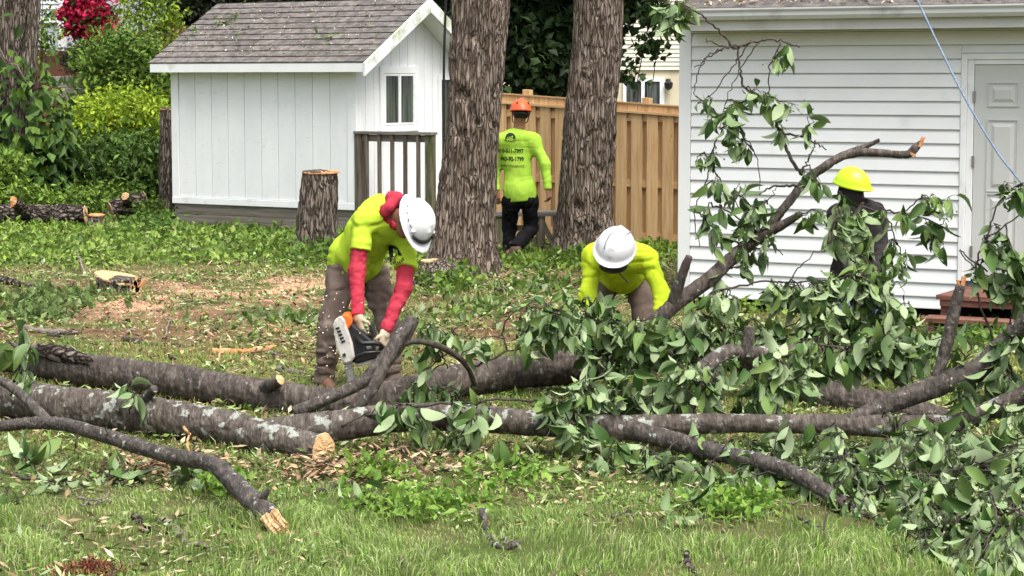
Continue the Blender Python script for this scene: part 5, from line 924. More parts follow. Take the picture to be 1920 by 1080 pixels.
# ================================================================== people
class SDF:
    def __init__(s, lo, hi, h, org=(0, 0, 0)):
        s.h = h; s.lo = np.array(lo, float) - 3 * h; n = np.ceil((np.array(hi, float) + 3 * h - s.lo) / h).astype(int) + 1; s.n = n
        s.d = np.full(tuple(n), .5, np.float32); s.ax = [s.lo[k] + h * np.arange(n[k]) for k in range(3)]
    def win(s, lo, hi):
        a = np.clip(np.floor((np.array(lo) - s.lo) / s.h).astype(int), 0, s.n); b = np.clip(np.ceil((np.array(hi) - s.lo) / s.h).astype(int) + 1, 0, s.n)
        sl = tuple(slice(i, j) for i, j in zip(a, b)); g = np.meshgrid(*[s.ax[k][sl[k]] for k in range(3)], indexing='ij')
        return sl, np.stack(g, -1)
    def put(s, sl, d, k, sub=False):
        o = s.d[sl]
        if sub: d = -d; hh = np.maximum(k - np.abs(o - d), 0) / k; s.d[sl] = np.maximum(o, d) + hh * hh * k * .25
        else: hh = np.maximum(k - np.abs(o - d), 0) / k; s.d[sl] = np.minimum(o, d) - hh * hh * k * .25
    def cap(s, a, b, ra, rb, k=.03, wr=None, sub=False):
        a, b = np.array(a, float), np.array(b, float); m = max(ra, rb) + k + .03; sl, p = s.win(np.minimum(a, b) - m, np.maximum(a, b) + m)
        if p.size == 0: return
        ba = b - a; L = np.linalg.norm(ba) + 1e-9; t = np.clip(((p - a) @ ba) / L ** 2, 0, 1); q = p - a - t[..., None] * ba; d = np.linalg.norm(q, axis=-1) - (ra + (rb - ra) * t)
        if wr: d = d - wr[1] * np.sin(2 * np.pi * (t * L * wr[0] + 1.3 * vn(p * 9))) * (.3 + .7 * vn(p * 7 + 3))
        s.put(sl, d, k, sub)
    def ell(s, c, ax, r, k=.03, sub=False):
        c = np.array(c, float); r = np.array(r, float); m = r.max() + k + .03; sl, p = s.win(c - m, c + m)
        if p.size == 0: return
        A = np.array([tuple(q) for q in ax], float); q = (p - c) @ A.T; k0 = np.linalg.norm(q / r, axis=-1); k1 = np.linalg.norm(q / r ** 2, axis=-1) + 1e-9
        s.put(sl, (k0 * (k0 - 1) / k1), k, sub)
    def plane(s, pt, n, k=.006):            # keep the side n points away from
        g = np.stack(np.meshgrid(*s.ax, indexing='ij'), -1); s.d = np.maximum(s.d, ((g - np.array(pt)) @ np.array(n)).astype(np.float32))
    def cut(s, pt, n, rad):                 # the same but only within a distance of pt
        pt, n = np.array(pt, float), np.array(n, float); sl, p = s.win(pt - rad, pt + rad); e = (p - pt) @ n; inside = np.linalg.norm(p - pt, axis=-1) < rad
        s.d[sl] = np.where(inside, np.maximum(s.d[sl], e), s.d[sl])
    def wrinkle(s, amp, f, st=(1, 1, 1), seed=0):
        near = np.abs(s.d) < .04; i = np.argwhere(near); p = s.lo + i * s.h; q = p * f * np.array(st); q = q + 1.2 * (fbm(q * .6, 2, seed + 9)[:, None] - .5)
        s.d[near] += (amp * (np.abs(2 * fbm(q, 2, seed) - 1) * 2.4 - .6)).astype(np.float32)
    def crease(s, amp, f, st=(1, 1, 1), seed=0, w=5.):
        near = np.abs(s.d) < .04; i = np.argwhere(near); p = s.lo + i * s.h; q = p * f * np.array(st); q = q + 1.0 * (fbm(q * .7, 2, seed + 9)[:, None] - .5); n = np.abs(2 * vn(q, seed) - 1)
        s.d[near] += (amp * (np.exp(-(n * w) ** 2) - .35 * np.exp(-((n - .35) * w) ** 2)) * ss(.38, .6, fbm(p * 5, 2, seed + 4))).astype(np.float32)
    def mesh(s, name, m, parent, loc=(0, 0, 0), smooth=1):
        d = s.d; S = d < 0; c = np.zeros(tuple(s.n - 1), np.uint8)
        for o in np.ndindex(2, 2, 2): c += S[o[0]:s.n[0] - 1 + o[0], o[1]:s.n[1] - 1 + o[1], o[2]:s.n[2] - 1 + o[2]]
        act = np.argwhere((c > 0) & (c < 8)); vid = np.full(c.shape, -1, np.int64); vid[tuple(act.T)] = np.arange(len(act)); acc = np.zeros((len(act), 3)); cnt = np.zeros(len(act))
        for o in np.ndindex(2, 2, 2):
            for k in range(3):
                if o[k]: continue
                e = list(o); e[k] = 1; a = d[tuple((act + o).T)]; b = d[tuple((act + e).T)]; x = (a < 0) != (b < 0); t = a / (a - b + 1e-12)
                pt = np.array(o, float) + np.eye(3)[k] * t[:, None]; acc += np.where(x[:, None], pt, 0); cnt += x
        v = s.lo + (act + acc / np.maximum(cnt, 1)[:, None]) * s.h; F = []
        for k in range(3):
            a = np.moveaxis(S, k, 0); x = np.argwhere(a[:-1] != a[1:]); inv = np.argsort([k] + [q for q in range(3) if q != k])
            full = np.stack([x[:, inv[q]] for q in range(3)], 1); u, w = [q for q in range(3) if q != k]
            ok = (full[:, u] > 0) & (full[:, w] > 0) & (full[:, u] < s.n[u] - 1) & (full[:, w] < s.n[w] - 1); full = full[ok]; sg = S[tuple(full.T)]
            eu, ew = np.eye(3, dtype=int)[u], np.eye(3, dtype=int)[w]; q = np.stack([vid[tuple((full - eu - ew).T)], vid[tuple((full - ew).T)], vid[tuple(full.T)], vid[tuple((full - eu).T)]], 1)
            flip = sg if k != 1 else ~sg; q[~flip] = q[~flip][:, ::-1]; F.append(q)
        F = np.vstack(F); F = F[(F >= 0).all(1)]
        for _ in range(smooth):
            ac = np.zeros_like(v); ct = np.zeros(len(v))
            for j in range(4): np.add.at(ac, F[:, j], v[F[:, (j + 1) % 4]] + v[F[:, j - 1]]); np.add.at(ct, F[:, j], 2)
            v = v * .5 + .5 * ac / np.maximum(ct, 1)[:, None]
        return link(name, npmesh(name, v - np.array(loc), F, MT[m], smooth=True), parent)
def V3(*a): return np.array(a, float)
def nrm(v): v = np.array(v, float); return v / (np.linalg.norm(v) + 1e-9)
def lerp(a, b, t): return np.array(a) * (1 - t) + np.array(b) * t
def fr3(up, fwd):                           # side, forward, up
    u = nrm(up); f = np.array(fwd, float); f = nrm(f - u * f.dot(u)); return np.cross(f, u), f, u
def hand_prims(S, wr, d, pn, side, curl=.6, r=.0095, sc=1.):
    """palm, four bent fingers and a thumb: d along the hand, pn palm normal (curl towards it), side towards the thumb"""
    d = nrm(d); pn = nrm(np.array(pn) - d * np.dot(pn, d)); sd = nrm(np.array(side) - d * np.dot(side, d) - pn * np.dot(side, pn)); wr = np.array(wr)
    for o in (-.028, -.009, .010, .028): S.cap(wr + d * .005 * sc + sd * o * .7 * sc, wr + d * .085 * sc + sd * o * sc, .019 * sc, .015 * sc, .012)
    for o, l in ((.030, .088), (.010, .098), (-.010, .092), (-.029, .072)):
        p = wr + d * .088 * sc + sd * o * sc; a = .15
        for seg in (.45, .32, .26):
            a += curl; q = p + (d * math.cos(a) + pn * math.sin(a)) * l * seg * sc; S.cap(p, q, r * sc, r * .9 * sc, .004); p = q
    p = wr + d * .025 * sc + sd * .03 * sc; q = p + nrm(d * .5 + sd * .75 + pn * .3) * .05 * sc; S.cap(p, q, .014 * sc, .011 * sc, .008); q2 = q + nrm(d * .9 + pn * .5 + sd * .1) * .045 * sc; S.cap(q, q2, .011 * sc, .009 * sc, .004)
def head_prims(S, c, F):
    sd, f, u = F; ax = (sd, f, u); c = np.array(c)
    S.ell(c + u * .02 - f * .01, ax, (.077, .097, .105), .02); S.ell(c - u * .06 + f * .03, ax, (.058, .066, .07), .03)
    S.cap(c + f * .085 + u * .01, c + f * .107 - u * .03, .009, .014, .012); S.cap(c - sd * .03 + f * .078 - u * .07, c + sd * .03 + f * .078 - u * .07, .008, .008, .01)
    for g in (-1, 1):
        S.ell(c + sd * g * .08 - u * .012 - f * .012, ax, (.012, .02, .032), .006); S.ell(c + sd * g * .032 + f * .094 + u * .005, ax, (.016, .01, .01), .012, sub=True); S.ell(c + sd * g * .032 + f * .083 + u * .005, ax, (.012, .010, .010), .002)
        S.cap(c + sd * g * .015 + f * .09 + u * .024, c + sd * g * .05 + f * .078 + u * .024, .008, .006, .008)
def helmet(parent, loc, c, F, m, peak=.045, ridges=(0,), sc=1., brim=0., name='helmet'):
    sd, f, u = F; c = np.array(c); R_ = .23 * sc; S = SDF(c - R_, c + R_, .0065 * sc); ax = (sd, f, u)
    S.ell(c, ax, V3(.122, .148, .142) * sc, .01)
    for o in ridges: 
        for k in range(6):
            a0, a1 = -1.0 + k * .36, -1.0 + (k + 1) * .36; q = lambda a: c + sd * o * sc + f * math.sin(a) * .146 * sc * math.sqrt(max(0, 1 - (o / .122) ** 2)) + u * math.cos(a) * .140 * sc * math.sqrt(max(0, 1 - (o / .122) ** 2))
            S.cap(q(a0), q(a1), .006 * sc, .006 * sc, .02)
    S.plane(c - u * .004, -u)
    S.ell(c + f * peak * .35 + u * .004 - u * .0, ax, V3(.136 + brim, .150 + peak + brim, .014) * sc, .018); S.plane(c - u * .010, -u)
    S.ell(c - u * .012, ax, V3(.108, .132, .128) * sc, .004, sub=True)
    return S.mesh(name, m, parent, loc, 1)
def pj(px, py, Y): return np.array(W(px, py, Y))
mat('hivis', (.37, .53, .035), (.43, .59, .045), sc=4, rough=.85, spec=.1, bump=1.4, bsc=14, bst=(1, 1, .4)); mat('hivis_green', (.28, .48, .045), (.34, .54, .06), sc=4, rough=.85, spec=.1, bump=1.4, bsc=14, bst=(1, 1, .4))
mat('hivis_yellow', (.46, .60, .025), (.52, .66, .035), sc=4, rough=.85, spec=.1, bump=1.4, bsc=14, bst=(1, 1, .4))
mat('red_knit', (.34, .026, .048), (.45, .045, .07), sc=10, rough=.85, spec=.1, bump=.5, bsc=60); mat('brown_trousers', (.11, .08, .066), (.165, .125, .105), sc=6, rough=.9, spec=.1, bump=.4, bsc=40, dirt=((.26, .22, .18), 7, .58, .72))
mat('black_cloth', (.005, .005, .006), (.012, .012, .014), sc=6, rough=.9, spec=.1, bump=.3, bsc=30); mat('charcoal_cloth', (.018, .016, .017), (.035, .03, .032), sc=6, rough=.9, spec=.1, bump=.4, bsc=30); mat('denim', (.05, .075, .13), (.09, .12, .19), sc=8, rough=.9, bump=.3)
mat('skin', (.28, .13, .08), (.36, .18, .115), sc=8, rough=.55, spec=.3); mat('skin_dark', (.16, .075, .045), (.22, .11, .07), sc=8, rough=.55, spec=.3); mat('hair', (.012, .009, .008), rough=.7); mat('tan_glove', (.42, .33, .23), (.55, .45, .33), sc=12, rough=.9, spec=.1, bump=.5, bsc=50, dirt=((.25, .18, .12), 20, .55, .7)); mat('boot', (.05, .032, .02), (.10, .065, .04), sc=8, rough=.7)
mat('helmet_white', (.66, .67, .69), (.74, .75, .77), sc=3, rough=.32, spec=.5, dirt=((.45, .44, .42), 14, .66, .76)); mat('helmet_grey', (.58, .58, .60), (.68, .68, .70), sc=3, rough=.4, spec=.5, dirt=((.38, .37, .36), 16, .60, .74)); mat('helmet_orange', (.80, .11, .03), rough=.35, spec=.5); mat('helmet_lime', (.48, .72, .012), rough=.35, spec=.5)
mat('plastic_black', (.012, .012, .013), (.02, .02, .02), sc=20, rough=.45, spec=.4); mat('saw_white', (.42, .40, .36), (.55, .53, .49), sc=9, rough=.5, dirt=((.2, .15, .1), 14, .5, .7)); mat('saw_orange', (.75, .13, .02), rough=.45); mat('bar_steel', (.42, .42, .42), (.55, .55, .54), sc=12, rough=.35, metal=.7, dirt=((.2, .15, .11), 20, .5, .7)); mat('ink', (.012, .016, .012), rough=.8)
def torso(S, J, g, lo=0.):
    """trunk prims grown by g; J holds P pelvis, C chest, N neck base, sh (2)"""
    P, C, N = J['P'], J['C'], J['N']; u = nrm(C - P); s = J['sh'][1] - J['sh'][0]; s = nrm(s - u * s.dot(u)); f = np.cross(u, s); ax = (s, u, f); J['ax'] = ax; q = J.get('fat', 1.)
    S.ell(C, ax, (.165 + g, .23 + g, .115 * q + g), .1); S.ell(lerp(P, C, .45), ax, (.158 + g, .22 + g, .12 * q + g), .1); S.ell(P, ax, (.165 + g, .14 + g, .12 * q + g), .08)
    for k in (0, 1): S.cap(lerp(C + u * .12, N, .35), J['sh'][k], .072 + g, .055 + g, .12)
def person(name, label, J, shirt, trousers, skin, glove=None, sleeve='long', under=None, boots='boot', wr=.011, voxel=.0105, base=None, hang=.05):
    pts = np.array([J[k] for k in ('P', 'C', 'N', 'H')] + J['sh'] + J['el'] + J['wr'] + J['hip'] + J['kn'] + J['an'] + J['toe']); lo, hi = pts.min(0) - .22, pts.max(0) + .22
    loc = base if base is not None else V3(J['P'][0], J['P'][1], gzf(J['P'][0], J['P'][1])); o = thing(name, label, 'person', loc)
    S = SDF(lo, hi, .0085); torso(S, J, -.022); S.cap(J['N'] - J['ax'][1] * .05, J['H'], .062, .056, .03); head_prims(S, J['H'], J['hf'])
    for k in (0, 1):
        S.cap(J['sh'][k], J['el'][k], .052, .044, .03); S.cap(J['el'][k], J['wr'][k], .042, .028, .02); S.cap(J['hip'][k], J['kn'][k], .085, .055, .03); S.cap(J['kn'][k], J['an'][k], .055, .04, .03); S.cap(J['an'][k], J['toe'][k], .04, .035, .02)
        if not glove: hand_prims(S, J['wr'][k], *J['hand'][k])
    S.mesh('body', skin, o, loc, 1)
    if glove:
        for k in (0, 1):
            c = J['wr'][k]; S = SDF(c - .2, c + .2, .0055); S.cap(c - nrm(J['wr'][k] - J['el'][k]) * .02, c + nrm(J['hand'][k][0]) * .02, .036, .034, .02); hand_prims(S, c, *J['hand'][k], r=.0115, sc=1.08); S.wrinkle(.0012, 60); S.mesh('glove', glove, o, loc, 1)
    # trousers
    S = SDF(lo, hi, voxel); u = J['ax'][1]; S.ell(J['P'], J['ax'], (.178, .15, .138 * J.get('fat', 1)), .05); S.ell(lerp(J['P'], J['C'], .3), J['ax'], (.155, .12, .12), .04)
    for k in (0, 1):
        S.cap(J['hip'][k], J['kn'][k], .108, .082, .05, wr=(5, .004)); S.cap(J['kn'][k], J['an'][k], .082, .074, .03, wr=(9, .008)); S.cap(J['an'][k], J['an'][k] + nrm(J['an'][k] - J['kn'][k]) * .03, .074, .078, .02)
    S.wrinkle(.012, 8, (1, 1, .7), 3); S.crease(.018, 9, (.8, .8, 1.5), 5)
    for k in (0, 1): d = nrm(J['an'][k] - J['kn'][k]); S.cut(J['an'][k] + d * .02, d, .17)
    S.cut(lerp(J['P'], J['C'], .62), u, .3); S.mesh('trousers', trousers, o, loc, 1)
    # boots
    for k in (0, 1):
        a, t = J['an'][k], J['toe'][k]; d = nrm(t - a - J['ax'][1] * 0); S = SDF(np.minimum(a, t) - .14, np.maximum(a, t) + .14, .008); dn = J.get('sole', V3(0, 0, -1)) if not isinstance(J.get('sole'), list) else J['sole'][k]; hz = nrm(d - dn * d.dot(dn))
        S.cap(a - dn * .06, a + dn * .05, .052, .05, .03); S.cap(a + dn * .055 - hz * .035, a + dn * .06 + hz * .16, .042, .040, .03); S.cap(a + dn * .02 + hz * .02, a + dn * .05 + hz * .1, .045, .04, .03); S.cut(a + dn * .095, dn, .3); S.mesh('boot', boots, o, loc, 1)
    # shirt
    S = SDF(lo, hi, .0085); torso(S, J, .004); S.ell(lerp(J['P'], J['C'], .2), J['ax'], (.182, .15, .14 * min(1.2, J.get('fat', 1))), .06); S.ell(J['P'] + u * .02, J['ax'], (.188, .2, .15 * min(1.12, J.get('fat', 1))), .05)
    for k in (0, 1):
        e, w_ = J['el'][k], J['wr'][k]; sh = J['sh'][k]
        if sleeve == 'long': S.cap(sh, e, .066, .060, .11, wr=(9, wr * .25)); S.cap(e, w_, .060, .046, .04, wr=(13, wr * .4))
        else: S.cap(sh, lerp(sh, e, .62), .072, .082, .05, wr=(10, .003))
    S.wrinkle(wr * .6, 7, (1.1, 1.1, .5), 1); S.crease(wr, 7, (1.4, 1.4, .45), 2); S.crease(wr * .7, 10, (.6, .6, 1.3), 7, 4)
    if sleeve == 'short':
        for k in (0, 1): d = nrm(J['el'][k] - J['sh'][k]); S.cut(lerp(J['sh'][k], J['el'][k], .60), d, .13)
    else:
        for k in (0, 1): d = nrm(J['wr'][k] - J['el'][k]); S.cut(J['wr'][k], d, .09)
    hem = lerp(J['P'], J['C'], -.02) - u * hang; S.cut(hem, -u, .32); S.cut(J['N'] + nrm(J['H'] - J['N']) * .012, nrm(J['H'] - J['N']), .12); sh_o = S.mesh('shirt', shirt, o, loc, 1)
    if under:
        for k in (0, 1):
            a = lerp(J['sh'][k], J['el'][k], .35); S = SDF(np.minimum(np.minimum(a, J['el'][k]), J['wr'][k]) - .12, np.maximum(np.maximum(a, J['el'][k]), J['wr'][k]) + .12, .008); S.cap(a, J['el'][k], .062, .055, .03, wr=(11, .003)); S.cap(J['el'][k], J['wr'][k], .055, .043, .03, wr=(16, .003)); S.wrinkle(.006, 18, (1, 1, 1.6), 2)
            d = nrm(J['wr'][k] - J['el'][k]); S.cut(J['wr'][k], d, .1); S.mesh('sleeve', under, o, loc, 1)
    return o, loc, sh_o
# ---------------- the sawyer
J = dict(P=pj(662, 494, 15.62), C=pj(702, 424, 15.40), N=pj(736, 390, 15.27), H=pj(770, 417, 15.12), fat=1.38,
         sh=[pj(682, 412, 15.20), pj(764, 452, 15.36)], el=[pj(669, 508, 15.12), pj(757, 540, 15.14)], wr=[pj(671, 592, 15.0), pj(722, 622, 15.02)],
         hip=[pj(640, 520, 15.55), pj(702, 518, 15.66)], kn=[pj(618, 615, 15.45), pj(729, 615, 15.5)], an=[pj(608, 712, 15.5), pj(732, 718, 15.45)], toe=[pj(622, 727, 15.35), pj(750, 732, 15.3)],
         hf=fr3((.72, -.56, .36), (.25, -.32, -.9)), hand=[((.12, -.1, -.9), (.5, .5, 0), (.8, -.5, 0), .55), ((-.1, -.1, -.9), (-.5, .4, -.1), (-.7, -.6, 0), .6)])
man, loc, _s = person('person', 'person in lime T-shirt and white helmet bending over the log with a chainsaw', J, 'hivis', 'brown_trousers', 'skin_dark', glove='tan_glove', sleeve='short', under='red_knit')
hf = J['hf']; hc = J['H'] + hf[2] * .035 + hf[1] * .005; helmet(man, loc, hc, hf, 'helmet_white', .05, ridges=(0,), sc=1.10)
def onhelm(c, F, a, b, sc=1., off=.004):     # a: angle from the crown, b: bearing from the front
    sd, f, u = F; q = V3(.122, .148, .142) * sc + off; return np.array(c) + sd * math.sin(a) * math.sin(b) * q[0] + f * math.sin(a) * math.cos(b) * q[1] + u * math.cos(a) * q[2]
MB().tube([Vector(onhelm(hc, hf, 1.36, b, 1.1, .005) - loc) for b in np.linspace(-.75, .75, 14)], [.008] + [.013] * 12 + [.008], 8).build('goggle_strap', MT['plastic_black'], man, smooth=True)
MB().tube([Vector(onhelm(hc, hf, 1.3, b, 1.1, .008) - loc) for b in np.linspace(-1.0, -.66, 5)], .016, 8).build('clip', MT['plastic_black'], man, smooth=True)
for g in (-1, 1):
    MB().tube([Vector(onhelm(hc, hf, a_, .9 * g, 1.1, .004) - loc) for a_ in (1.32, 1.14)], .012, 8).build('lamp_hook', MT['helmet_white'], man, smooth=True)
    for b in (1.1, 1.4, 1.75, 2.1, 2.4, 2.7): MB().tube([Vector(onhelm(hc, hf, 1.2, (b + e) * g, 1.1, .0005) - loc) for e in (0, .07, .14)], .003, 6).build('vent', MT['ink'], man)
# bunched red hood round the neck
N, s, u, f = J['N'], *J['ax']; S = SDF(N - .25, N + .25, .008); ax = nrm(J['H'] - N); e1, e2, _ = fr3(ax, u)
for k in range(14):
    a0, a1 = k * 2 * math.pi / 14, (k + 1) * 2 * math.pi / 14; q = lambda a, r: N + ax * (.03 + .02 * math.sin(3 * a)) + (e1 * math.cos(a) + e2 * math.sin(a)) * r
    S.cap(q(a0, .082), q(a1, .082), .034 + .008 * math.sin(k * 2.1), .034 + .008 * math.sin((k + 1) * 2.1), .03)
up = V3(0, 0, 1); S.cap(N + ax * .02 + up * .06, N + ax * .07 + up * .115, .05, .03, .04); S.cap(N + up * .07 - ax * .0, N + up * .10 + ax * .05 + s * -.05, .045, .028, .03); S.cap(N - up * .05 + ax * .03, N - up * .10 + ax * .05 - V3(0, .06, 0), .04, .03, .04)
S.wrinkle(.007, 14, (1, 1, 1), 4); S.mesh('hood', 'red_knit', man, loc, 1)
def decal(name, m, parent, loc, tgt, build, org, ex, ey, ez, eps=.004):
    """flat print laid on cloth: build(MB) draws in (x, y) metres about org; points are dropped along -ez onto the cloth"""
    from mathutils.bvhtree import BVHTree
    me = tgt.data; b = BVHTree.FromPolygons([v.co for v in me.vertices], [tuple(p.vertices) for p in me.polygons]); vs, fs = build(); out = []
    ex, ey, ez = map(Vector, (ex, ey, ez)); lo = Vector(org) - Vector(loc)
    for x, y in vs:
        p = lo + ex * x + ey * y; h_ = b.ray_cast(p + ez * .35, -ez); q = h_[0] if h_[0] is not None else p; out.append(q + ez * eps)
    mm = MB(); mm.add(out, fs); return mm.build(name, MT[m], parent)
def text_tris(txt, size, xs=1., bold=True):
    cu = bpy.data.curves.new('t', 'FONT'); cu.body = txt; cu.size = size; cu.align_x = 'CENTER'; cu.resolution_u = 3; cu.offset = .0022 if bold else 0
    ob = bpy.data.objects.new('t', cu); COL.objects.link(ob); dg = bpy.context.evaluated_depsgraph_get(); me = ob.evaluated_get(dg).to_mesh(); bm = bmesh.new(); bm.from_mesh(me); ob.evaluated_get(dg).to_mesh_clear()
    bmesh.ops.triangulate(bm, faces=bm.faces); bmesh.ops.subdivide_edges(bm, edges=[e for e in bm.edges if e.calc_length() > .02], cuts=1, use_grid_fill=True); bmesh.ops.triangulate(bm, faces=bm.faces)
    vs = [(v.co.x * xs, v.co.y) for v in bm.verts]; fs = [tuple(v.index for v in q.verts) for q in bm.faces]; bm.free(); bpy.data.objects.remove(ob); bpy.data.curves.remove(cu); return vs, fs
def emblem(r):
    """dark half disc with a light peak, above an arc of small marks"""
    vs, fs = [], []
    def grid(fn, nu, nv):
        b = len(vs)
        for i in range(nu + 1):
            for j in range(nv + 1): vs.append(fn(i / nu, j / nv))
        for i in range(nu):
            for j in range(nv): q = b + i * (nv + 1) + j; fs.append((q, q + nv + 1, q + nv + 2, q + 1))
    def dome(a, t):
        th = math.pi * (-.08 + 1.16 * a); lo_ = .55 - .45 * max(0, 1 - abs(a - .55) * 4) - .12 * math.sin(a * 19); return (math.cos(th) * r * (lo_ + (1 - lo_) * t), math.sin(th) * r * (lo_ + (1 - lo_) * t))
    grid(dome, 24, 3)
    for k in range(7): x0 = -r * 1.1 + k * r * .32; grid(lambda a, t, x0=x0: (x0 + a * r * .2, -r * .62 + t * r * .3 - .25 * r * math.sin((x0 / r + 1.1) / 2.2 * math.pi)), 2, 2)
    for k in range(5): x0 = -r * .7 + k * r * .28; grid(lambda a, t, x0=x0: (x0 + a * r * .12, -r * .1 + t * r * (.15 + .1 * (k % 2))), 1, 2)
    return vs, fs
lc = pj(741, 483, 15.2); decal('emblem', 'ink', man, loc, _s, lambda: emblem(.055), lc, (.75, .1, .42), (-.5, -.2, .75), nrm((.05, -.95, -.25)))
# ---------------- the chainsaw
saw = thing('chainsaw', 'orange and white chainsaw held by the bending worker, bar in the log', 'chainsaw', W(660, 680, 15)); sl0 = saw.location
def sp(px, py, Y): return W(px, py, Y) - sl0
def slab(name, poly, Y0, Y1, m, par=None, bev=.006):
    a = [sp(x, y, Y0) for x, y in poly]; n = len(a); off = Vector((0, Y1 - Y0, 0)); m_ = MB().add(a + [p + off for p in a], [tuple(range(n)), tuple(range(2 * n - 1, n - 1, -1))] + [(i, n + i, n + (i + 1) % n, (i + 1) % n) for i in range(n)])
    return m_.build(name, MT[m], par or saw, bevel=bev)
cov = slab('clutch_cover', [(624, 610), (627, 600), (639, 592), (646, 600), (661, 646), (665, 672), (660, 678), (647, 683), (640, 676), (630, 652)], 14.84, 14.90, 'saw_white', bev=.012)
slab('engine_body', [(636, 600), (648, 596), (700, 640), (708, 672), (672, 682), (650, 678)], 14.905, 15.08, 'plastic_black', bev=.015)
slab('top_cover', [(639, 597), (641, 590), (653, 589), (659, 597), (660, 608), (651, 620), (645, 610)], 14.86, 15.04, 'saw_orange', bev=.02)
slab('tank', [(664, 676), (700, 668), (702, 676), (690, 684), (668, 688)], 14.92, 15.06, 'saw_white')
for k in range(5):
    x, y = 629 + k * 2.6, 615 + k * 6.2; slab('vent_slot', [(x, y), (x + 7, y - 2.5), (x + 8.2, y + .8), (x + 1.2, y + 3.4)], 14.834, 14.838, 'ink', cov, 0)
slab('bar_nut', [(642, 664), (647, 662), (649, 667), (644, 669)], 14.83, 14.838, 'ink', cov, 0)
MB().tube([sp(*q) for q in ((668, 632, 14.9), (680, 644, 14.86), (700, 643, 14.86), (712, 645, 14.88), (717, 651, 14.95), (714, 656, 15.05), (700, 660, 15.08))], .016, 10).build('rear_handle', MT['plastic_black'], saw, smooth=True)
MB().tube([sp(*q) for q in ((664, 673, 14.9), (672, 667, 14.84), (684, 662, 14.82), (704, 660, 14.83), (721, 661, 14.9), (724, 658, 15.02), (716, 640, 15.08), (700, 624, 15.08), (684, 620, 15.06))], .012, 10).build('front_handle', MT['plastic_black'], saw, smooth=True)
slab('hand_guard', [(691, 610), (697, 608), (705, 630), (699, 633)], 14.92, 15.06, 'plastic_black')
slab('trigger', [(686, 650), (696, 649), (697, 654), (688, 656)], 14.9, 14.93, 'steel', bev=.003)
bar = slab('guide_bar', [(647, 680), (659, 677), (665, 716), (671, 742), (669, 752), (663, 752), (658, 742)], 14.90, 14.906, 'bar_steel', bev=0)
for side in ([(646, 680), (652, 716), (657, 742), (662, 753)], [(660, 677), (666, 716), (672, 742), (670, 752)]):
    for a, b in zip(side[:-1], side[1:]):
        n = 6
        for k in range(n):
            p0, p1 = sp(a[0] + (b[0] - a[0]) * k / n, a[1] + (b[1] - a[1]) * k / n, 14.903), sp(a[0] + (b[0] - a[0]) * (k + .7) / n, a[1] + (b[1] - a[1]) * (k + .7) / n, 14.903); d = (p1 - p0) * .5; MB().obox((p0 + p1) / 2, d, (0, .006, 0), d.normalized().cross(Vector((0, 1, 0))) * .006).build('chain_link', MT['steel'], bar)
# flying chips
mb = MB()
for k in range(45):
    p = W(random.gauss(622, 28), random.uniform(550, 730), random.uniform(14.6, 15.1)); a = rv(1).normalized() * random.uniform(.002, .006); b = a.orthogonal().normalized() * .003; mb.obox(p, a, b, a.cross(b).normalized() * .002)
tag(mb.build('flying_chips', mat('chip', (.72, .62, .46), rough=.8)), 'pale wood chips flying off the chainsaw', 'chips', kind='stuff')
# ---------------- the worker bending behind the leaves
J = dict(P=pj(1165, 508, 16.55), C=pj(1160, 486, 16.15), N=pj(1158, 472, 15.95), H=pj(1152, 474, 15.80), fat=1.2, sh=[pj(1112, 480, 16.05), pj(1212, 484, 16.05)], el=[pj(1102, 552, 15.95), pj(1242, 556, 15.95)], wr=[pj(1118, 618, 15.75), pj(1236, 622, 15.75)],
         hip=[pj(1135, 528, 16.55), pj(1196, 530, 16.55)], kn=[pj(1112, 606, 16.4), pj(1210, 606, 16.4)], an=[pj(1102, 680, 16.55), pj(1216, 680, 16.55)], toe=[pj(1098, 694, 16.4), pj(1222, 694, 16.4)], hf=fr3((.08, -.62, .76), (-.30, -.70, -.55)), hand=[((.1, -.2, -.9), (.6, .2, 0), (.5, -.6, 0), .5), ((-.1, -.2, -.9), (-.6, .2, 0), (-.5, -.6, 0), .5)])
m2, loc, _s = person('person', 'person in bright yellow long-sleeved shirt and scuffed helmet stooping behind leafy branches', J, 'hivis_yellow', 'brown_trousers', 'skin_dark', glove='tan_glove')
hf = J['hf']; hc = J['H'] + hf[2] * .04; helmet(m2, loc, hc, hf, 'helmet_grey', .03, ridges=(0,), sc=1.16)
for b0 in (-.05, .03): MB().tube([Vector(hc + hf[0] * (b0 + .018 * math.sin(a * 2.2)) * 1.16 + (hf[1] * .148 * math.sin(a) + hf[2] * .142 * math.cos(a)) * 1.16 * math.sqrt(1 - (b0 / .122) ** 2) - loc) for a in np.linspace(-.7, .95, 16)], .0035, 6).build('crease', MT['groove'], m2, smooth=True)
S = SDF(J['H'] - .2, J['H'] + .2, .008); S.ell(J['H'] + hf[1] * .05 - hf[2] * .03, hf, (.085, .085, .085), .02); S.ell(pj(1150, 498, 15.72), np.eye(3), (.105, .06, .06), .02); S.mesh('face_mask', 'plastic_black', m2, loc, 1)
MB().tube([Vector(onhelm(hc, hf, 1.5, 1.3, 1.1, -.01) - loc), Vector(J['H'] + hf[0] * .09 - hf[2] * .06 - loc), Vector(pj(1178, 530, 15.85) - loc)], .006, 6).build('chin_strap', MT['plastic_black'], m2)
